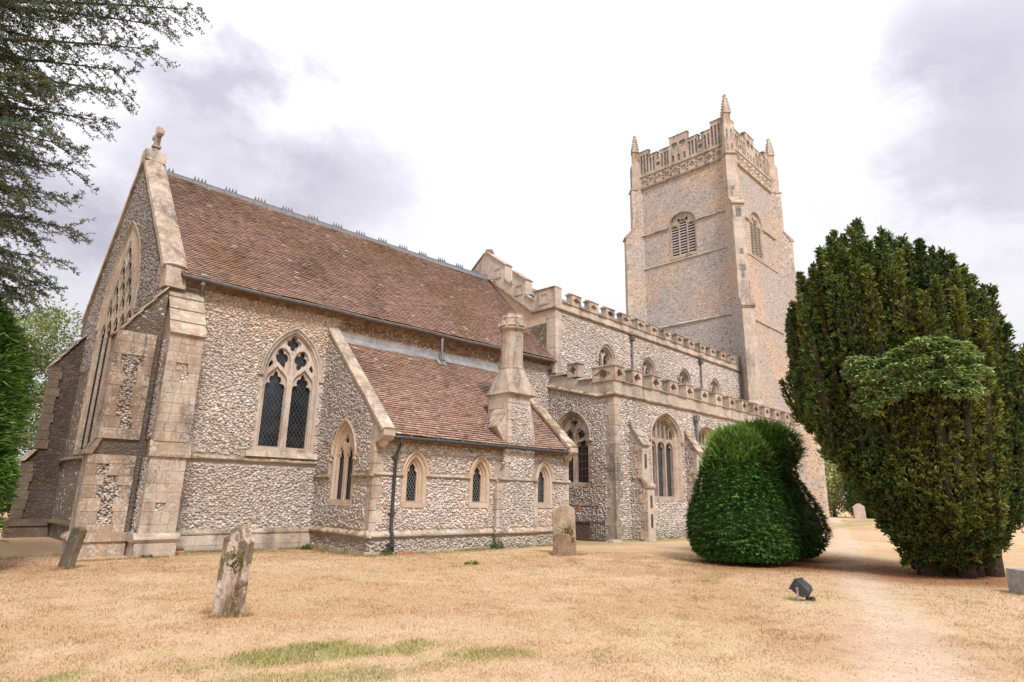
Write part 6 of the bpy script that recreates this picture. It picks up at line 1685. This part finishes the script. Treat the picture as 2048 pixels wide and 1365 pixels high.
leafy('boundary_tree', 'dark green boundary tree far off to the right', (86.0, 5.0), 11.0, 6.5, 9000, 306, (.10, .15, .05), .38, .05, .35)
leafy('boundary_tree', 'rounded boundary tree far right, farther than the dark one', (92.0, -8.0), 12.0, 7.0, 9000, 307, (.13, .17, .06), .38, .05, .35)
feather_conifer('fastigiate_yew', 'dark columnar yew behind the far headstone', (63.4, 20.3), [(1.0, .1), (1.6, .8), (1.75, 2.2), (1.5, 4.0), (.9, 5.4), (.2, 6.2)], 3600, 26, (.040, .080, .018), (.15, .21, .03))

# ---- broad-leaved shrub growing out of the great yew
def yew_shrub():
    g = np.random.default_rng(9); root = thing('elder_shrub', 'pale green broadleaved shrub sprouting from the front of the great yew', 'shrub', (14.6, 3.9, 0))
    Vs, cs = [], []
    SF = unit(np.array((17.60, 4.66, 0.0))); SR = np.array((SF[1], -SF[0], 0.0)); spots = []
    for k in range(74):
        t = g.random(); la = -1.15 + 2.3 * g.random(); zc = 5.05 - .22 * la ** 2 - 1.15 * g.random() ** 1.5 + .18 * math.sin(3 * la)
        spots.append((la, zc, .20 + .16 * g.random(), .07 + .06 * g.random(), int(50 + 50 * g.random())))
    for (la, z, rl, rz, n) in spots:
        c = np.array((15.22, 3.72, 0)) + SR * la + SF * (.10 * g.normal() + .16 * la ** 2); c[2] = z
        o = unit(g.normal(size=(n, 3))); P = c + o[:, 0:1] * HR * rl * g.random((n, 1)) ** .5 + o[:, 1:2] * HF * .22 + np.array((0, 0, 1)) * (o[:, 2:3] * rz - .25 * (o[:, 0:1] ** 2) * rz)
        for k in range(5):
            D = unit(np.array((0, 0, -.35)) + g.normal(size=(n, 3)) * np.array((1, 1, .3)))
            Vs.append(sprig_arrays(P, D, .12 * (.7 + .6 * g.random(n)), .052, g, .1, .5)); col = np.array((.255, .35, .125)) * (.45 + .95 * g.random((n, 1)))
            col = np.where(g.random((n, 1)) < .006, np.array([[.5, .30, .04]]), col); cs.append(col)
    obj('leaves', sprig_mesh('leaves', Vs, cs, M['leaf']), root)
    mb = MB()
    for la, z in ((-.8, 4.3), (0, 4.8), (.6, 4.5), (1.0, 4.1)): mb.tube([(17.5, 4.5, 2.6), np.array((16.8, 4.3, 3.6)), np.array((16.0, 4.0, 4.1)), np.array((15.3, 3.75, 0)) + SR * la * .8 + np.array((0, 0, z))], [.05, .04, .025, .008], 6)
    mb.build('stem', M['bark'], root)
yew_shrub()
def dead_creeper():
    g = np.random.default_rng(4); root = thing('dead_creeper', 'strand of rust-brown dead leaves trailing down the right of the great yew', 'creeper', (15.9, 2.9, 0))
    t = np.linspace(0, 1, 40)[:, None]; base = np.array((15.95, 2.55, 1.10)); P = base + HR * (.05 + .32 * t - .1 * t * t) * 1.2 + np.array((0, 0, .85)) * t - HF * .12; P2 = base + HR * (.28 - .45 * t) + np.array((0, 0, 1.0)) * (.62 + .25 * t) - HF * .05
    D = unit(np.array((0, 0, -1)) + .6 * g.normal(size=P.shape))
    obj('leaves', sprig_mesh('leaves', [sprig_arrays(P, D, .055, .028, g)], [np.array((.22, .095, .04)) * (.6 + .8 * g.random((len(P), 1)))], M['leaf']), root)
    mb = MB(); mb.tube(list(P[:40:5]), .003, 4); mb.build('stem', M['bark'], root)
dead_creeper()

# ---------------------------------------------------------------- gravestones and small things
def headstone_outline(w, h, style):
    a = w / 2
    if style == 'scroll':
        top = [(-a, h * .83), (-a * .93, h * .85), (-a * .80, h * .86)] + [(-a * .70 * math.cos(t), h * .86 + h * .13 * math.sin(t)) for t in np.linspace(.15, math.pi - .15, 9)] + [(a * .80, h * .86), (a * .93, h * .85), (a, h * .83)]
    elif style == 'segment': top = [(-a, h * .80)] + [(-a * math.cos(t), h * .86 + h * .14 * math.sin(t)) for t in np.linspace(.12, math.pi - .12, 11)] + [(a, h * .80)]
    elif style == 'round': top = [(-a * math.cos(t), h * .80 + h * .20 * math.sin(t)) for t in np.linspace(0, math.pi, 13)]
    elif style == 'shoulder': top = [(-a, h * .80), (-a * .9, h * .86), (-a * .62, h * .88)] + [(-a * .62 * math.cos(t), h * .90 + h * .10 * math.sin(t)) for t in np.linspace(.1, math.pi - .1, 7)] + [(a * .62, h * .88), (a * .9, h * .86), (a, h * .80)]
    elif style == 'gabled': top = [(-a, h * .80), (-a * .35, h * .96), (0, h), (a * .35, h * .96), (a, h * .80)]
    elif style == 'broken': top = [(-a, h * .90), (-a * .6, h * .97), (-a * .1, h * .93), (a * .3, h), (a * .7, h * .97), (a, h * .93)]
    else: top = [(-a, h * .97), (-a * .3, h), (a * .5, h * .99), (a, h * .96)]
    return [(a, -.25), (-a, -.25)][::-1] + top[::-1] if False else [(-a, -.25)] + top + [(a, -.25)]
def grave_mat(name, c1, c2, moss, lich):
    t = NT(name); pos = t.n('ShaderNodeTexCoord').outputs['Object']
    def nz(s, d=5, r=.6, v=None): 
        x = t.n('ShaderNodeTexNoise'); t.l(v or pos, x.inputs['Vector']); x.inputs['Scale'].default_value = s; x.inputs['Detail'].default_value = d; x.inputs['Roughness'].default_value = r; return x.outputs['Fac']
    st = t.n('ShaderNodeVectorMath', operation='MULTIPLY'); t.l(pos, st.inputs[0]); st.inputs[1].default_value = (1, 1, .28)
    c = t.mix(t.thr(nz(5, 5, .65, st.outputs[0]), .38, .62), c1, c2)
    c = t.mix(t.math('MULTIPLY', t.thr(nz(9, 5, .7), .58, .66), lich), c, (.62, .57, .50))
    c = t.mix(t.math('MULTIPLY', t.thr(nz(4, 5, .65), .60, .70), lich * .7), c, (.42, .27, .07))
    c = t.mix(t.math('MULTIPLY', t.thr(nz(3.2, 5, .65), .50, .57), moss), c, (.075, .060, .018))
    c = t.mix(.5, c, t.ramp(nz(40, 4, .7), [(.3, .6), (.7, 1.3)]), 'MULTIPLY')
    t.col(c).rough(.95); t.bump(t.math('ADD', nz(9, 5, .7), t.math('MULTIPLY', nz(45, 4), .5)), .6, .03); return t.m
M['grave_pale'] = grave_mat('lichened_gravestone', (.50, .41, .34), (.20, .13, .085), .75, .9)
M['grave_dark'] = grave_mat('dark_gravestone', (.115, .095, .07), (.18, .14, .10), .5, .25)
M['grave_buff'] = grave_mat('buff_gravestone', (.44, .33, .235), (.33, .24, .165), .25, .7)
M['grave_brown'] = grave_mat('brown_gravestone', (.19, .12, .078), (.28, .19, .13), .4, .35)
M['grave_pink'] = grave_mat('pink_gravestone', (.52, .41, .35), (.44, .34, .28), .1, .3)
t = NT('cushion_moss'); t.col(t.mix(t.noise(30, 4, .7), (.05, .040, .010), (.13, .105, .022))).rough(1); t.bump(t.noise(70, 4, .7), 1, .03); M['moss'] = t.m
def headstone(label, loc, n_ang, w, h, th, style, mat, lean_side=0, lean_back=0, moss=None, grp='gravestones'):
    """n_ang: heading of the face normal in degrees; leans in degrees"""
    root = thing('headstone', label, 'gravestone', (loc[0], loc[1], float(gz(loc[0], loc[1]))), group=grp)
    fr = Frame((0, 0, 0), (1, 0, 0), (0, -1, 0))
    mb = MB(); pts = headstone_outline(w, h, style); c = .018
    ctr = (0, h * .45); ins = [(ctr[0] + (u - ctr[0]) * (1 - c / (w / 2)), ctr[1] + (z - ctr[1]) * (1 - c / (h / 2))) for u, z in pts]
    n = len(pts); lines = [[(u, -th / 2, z) for u, z in ins], [(u, -th / 2 + c, z) for u, z in pts], [(u, th / 2 - c, z) for u, z in pts], [(u, th / 2, z) for u, z in ins]]
    mb.sweep(fr, lines, closed=True); mb.f.append(tuple(reversed(range(n)))); mb.f.append(tuple(3 * n + i for i in range(n)))
    a = math.radians(n_ang)                       # heading of the normal, measured from +X
    m = Matrix.Translation(WLOC[root.name]) @ Matrix.Rotation(a + math.pi / 2, 4, 'Z') @ Matrix.Rotation(math.radians(lean_back), 4, 'X') @ Matrix.Rotation(math.radians(lean_side), 4, 'Y')
    obj('slab', mb.mesh('slab', M[mat]), root, m)
    if moss:
        g = np.random.default_rng(int(w * 1000)); q = MB()
        for (u, z, r) in moss:
            for k in range(150):
                x, y = u + r * .55 * g.normal(), z + r * .55 * g.normal(); rr = r * (.10 + .16 * g.random())
                if abs(x) + rr > w / 2 - .01 or y + rr > h * .8: continue
                o = np.array(fr.P(x, th / 2 - .006, y))
                b = len(q.v); mm = 7
                q.v.append(tuple(o + np.array((0, -rr * .45, 0))))
                for i in range(mm): q.v.append(tuple(o + np.array((rr * math.cos(6.283 * i / mm) * (.8 + .4 * g.random()), 0, rr * math.sin(6.283 * i / mm) * (.8 + .4 * g.random())))))
                q.f += [(b, b + 1 + i, b + 1 + (i + 1) % mm) for i in range(mm)]
        obj('moss_cushion', q.mesh('moss_cushion', M['moss']), root, m, kind='stuff')
    return root
headstone('leaning lichen-streaked headstone with scrolled top and moss, standing alone on the near lawn', (3.08, 8.80), 203, .47, 1.12, .13, 'scroll', 'grave_pale', 1.2, -2, moss=[(.10, .66, .13), (-.20, .62, .08), (-.25, .42, .07), (.05, .52, .08), (.22, .20, .10), (-.12, .18, .07)])
headstone('dark tilted headstone with a broken top beside the chancel buttress', (2.22, 15.9), 196, .40, .86, .14, 'broken', 'grave_dark', 7, -7)
headstone('tall round-shouldered buff headstone with a moss cushion, near the vestry end', (13.52, 12.42), 222, .66, 1.36, .12, 'segment', 'grave_buff', -2, 1, moss=[(.12, .58, .16), (.22, .40, .12), (.0, .62, .10)])
headstone('small squat brown headstone in front of the tall buff one', (13.12, 12.18), 222, .50, .60, .16, 'round', 'grave_brown', 3, -4)
headstone('far pinkish headstone with a pointed top beyond the path', (57.4, 19.2), 222, .92, 1.25, .16, 'gabled', 'grave_pink', -4, 0)
# low grey kerb tomb cut by the right edge
root = thing('kerb_tomb', 'low grey lichened stone tomb at the right edge of the lawn', 'gravestone', (15.1, 2.3, 0))
fr = Frame((15.06, 2.31, 0), HR, -HF)
mb = MB(); mb.block(fr, 0, .62, -.5, .0, -.15, .44, .03); mb.build('end_slab', M['concrete'], root)
mb = MB(); mb.block(fr, .17, 1.0, .0, .16, -.15, .36, .04); mb.build('front_slab', M['concrete'], root)
mb = MB(); mb.lathe((0, 0, 0), [(.12, 0), (.12, .012), (.09, .02)], 14); o = obj('dark_roundel', mb.mesh('dark_roundel', M['iron']), root, Matrix.Translation(Vector(fr.P(.40, .158, .16))) @ Matrix.Rotation(yaw * -1, 4, 'Z') @ Matrix.Rotation(math.pi / 2, 4, 'X'))

# floodlight aimed at the church
root = thing('floodlight', 'black box floodlight on a bracket with cable and junction box on the lawn', 'floodlight', (10.9, 4.68, 0))
_a = R(38); fr = Frame((10.9, 4.68, 0), HR * math.cos(_a) + HF * math.sin(_a), HR * math.sin(_a) - HF * math.cos(_a))   # u to the right, w towards the viewer
FS = .78
def tilt(u, d, z, ang=R(35)):                            # box axes: d along the beam (away and up), z across
    return fr.P(u * FS, FS * (-d * math.cos(ang) + z * math.sin(ang)), .205 + FS * (d * math.sin(ang) + z * math.cos(ang)))
def tbox(mb, u0, u1, d0, d1, z0, z1, taper=1.0):
    vs = []
    for d in (d0, d1):
        k = taper if d == d0 else 1
        um, zm = (u0 + u1) / 2, (z0 + z1) / 2
        for u, z in ((u0, z0), (u1, z0), (u1, z1), (u0, z1)): vs.append(tilt(um + (u - um) * k, d, zm + (z - zm) * k))
    mb.add(vs, [(0, 3, 2, 1), (4, 5, 6, 7), (0, 1, 5, 4), (1, 2, 6, 5), (2, 3, 7, 6), (3, 0, 4, 7)])
mb = MB(); tbox(mb, -.16, .16, -.10, .12, -.12, .12); tbox(mb, -.16, .16, -.17, -.1005, -.12, .12, .74); mb.build('housing', M['floodlight'], root)
mb = MB(); tbox(mb, -.175, .175, .121, .145, -.135, .135); mb.build('lens_frame', M['floodlight'], root)
mb = MB(); tbox(mb, -.15, .15, .146, .150, -.09, .09); mb.build('lens', M['glass'], root)
for u in (-.141, .133):
    mb = MB(); mb.box(fr, u, u + .008, -.016, .016, -.05, .21); mb.build('bracket_leg', M['bolt'] if u < 0 else M['floodlight'], root)
mb = MB(); mb.tube([fr.P(-.16, 0, .205), fr.P(-.13, 0, .205)], .018, 8); mb.build('bolt', M['bolt'], root)
mb = MB(); mb.block(fr, .12, .22, .02, .12, -.02, .06, .012); mb.build('junction_box', M['floodlight'], root)
mb = MB(); mb.tube([fr.P(.02, .05, .10), fr.P(.05, .08, .06), fr.P(.10, .08, .05), fr.P(.11, .07, .02)], .006, 5); mb.build('cable', M['floodlight'], root)

# boarded cellar gate in the corner between vestry and aisle
fg = Frame(NXv * 19.55, -NYv, -NXv)
root = thing('cellar_gate', 'weathered brown boarded gate with iron bars in the corner by the aisle', 'gate', tuple(fg.P(-15.0, 0, -.1)))
u = -15.85
for i in range(6):
    mb = MB(); mb.block(fg, u, u + .125, -.02, .015 + .006 * rng.random(), -.15, .62 + .02 * rng.random(), .006); mb.build('plank', M['wood'], root); u += .132
for i in range(7):
    mb = MB(); mb.tube([fg.P(u + .05 + i * .105, 0, -.12), fg.P(u + .05 + i * .105, 0, .84)], .014, 6); mb.build('bar', M['wood'], root)
for i in range(6):
    mb = MB(); mb.tube([fg.P(-15.8 + i * .13, 0, .6), fg.P(-15.8 + i * .13, 0, .86)], .014, 6); mb.build('bar', M['wood'], root)
mb = MB(); mb.box(fg, -15.88, -14.30, .016, .05, .64, .69); mb.build('rail', M['wood'], root)
mb = MB(); mb.box(fg, -15.88, -14.30, .016, .05, -.02, .03); mb.build('rail', M['wood'], root)
root = thing('handrail', 'rusty horizontal handrail above the boarded gate', 'handrail', tuple(fg.P(-15.4, .1, 0)))
mb = MB(); mb.tube([fg.P(-16.5, -.1, 1.24), fg.P(-14.72, -.1, 1.24)], .028, 8); mb.build('rail', M['wood'], root)
mb = MB(); mb.box(fg, -15.72, -15.60, -.18, -.04, 1.0, 1.33); mb.build('post', M['brick'], root)
s_ = thing('stone_slab', 'flat pale stone slab on the grass below the boarded gate', 'slab', (18.6, 14.62, 0)); mb = MB(); mb.block(Frame((18.6, 14.62, float(gz(18.6, 14.62))), (1, 0, 0), (0, 1, 0), (0, 0, 1)), -.24, .24, -.15, .15, -.05, .09, .03); mb.build('slab', M['stone_pale'], s_)
# loose bricks
b_ = thing('loose_brick', 'orange clay block lying against the chancel foot beside the buttress', 'brick', (4.92, 18.28, -.08)); mb = MB(); mb.block(Frame((4.92, 18.28, -.08), (1, 0, 0), (0, -1, 0)), -.2, .2, -.1, .1, -.03, .09, .02); mb.build('body', M['brick'], b_); mb = MB(); mb.block(Frame((4.90, 18.30, -.08), (1, 0, 0), (0, -1, 0)), -.2, .16, -.1, .1, .092, .15, .02); mb.build('upper_piece', M['stone_dark'], b_)
b_ = thing('drain_brick', 'row of orange bricks at the foot of the black downpipe', 'brick', (9.55, 14.80, 0))
for i in range(3):
    mb = MB(); mb.block(Frame((9.42 + i * .22, 14.80, 0), (1, 0, 0), (0, -1, 0)), 0, .21, -.06, .05, -.06, .05 + .01 * (i % 2), .012); mb.build('brick', M['brick'], b_)
# weeds at the wall foot
def weed(label, loc, n, r, h, seed, col=(.055, .115, .03), leaf=.07):
    g = np.random.default_rng(seed); z = float(gz(loc[0], loc[1])); root = thing('weed', label, 'weed', (loc[0], loc[1], z), group='weeds at the church foot')
    a = g.random(n) * 6.283; q = np.sqrt(g.random(n)); P = np.stack([loc[0] + r * q * np.cos(a), loc[1] + r * q * np.sin(a), z + h * g.random(n) * (1 - .6 * q)], 1)
    D = unit(np.stack([np.cos(a), np.sin(a), .6 + .5 * g.random(n)], 1) + .4 * g.normal(size=(n, 3)))
    obj('leaves', sprig_mesh('leaves', [sprig_arrays(P, D, leaf * (.6 + .8 * g.random(n)), leaf * .5, g, .1)], [np.array(col) * (.6 + .9 * g.random((n, 1)))], M['leaf']), root)
    mb = MB(); 
    for k in range(4): mb.tube([(loc[0], loc[1], z - .05), (loc[0] + r * .5 * math.cos(k * 1.6), loc[1] + r * .5 * math.sin(k * 1.6), z + h * .7)], .005, 4)
    mb.build('stem', M['bark'], root)
weed('bushy green weed at the left foot of the chimney breast', (12.98, 14.75), 170, .20, .32, 1)
weed('small weed in the corner where vestry meets chancel', (8.42, 18.1), 80, .16, .16, 2)
weed('weed tuft by the black downpipe foot', (9.12, 14.86), 70, .13, .22, 3)
weed('green rosette at the foot of the northern buttress', (4.05, 17.48), 50, .10, .08, 4)
weed('clump of strap-leaved plants by the aisle wall beside the clipped yew', (24.0, 13.75), 260, .55, .35, 5, (.10, .16, .04), .16)
weed('lone green rosette on the open lawn before the vestry', (9.56, 11.75), 60, .13, .06, 6, (.12, .20, .04))
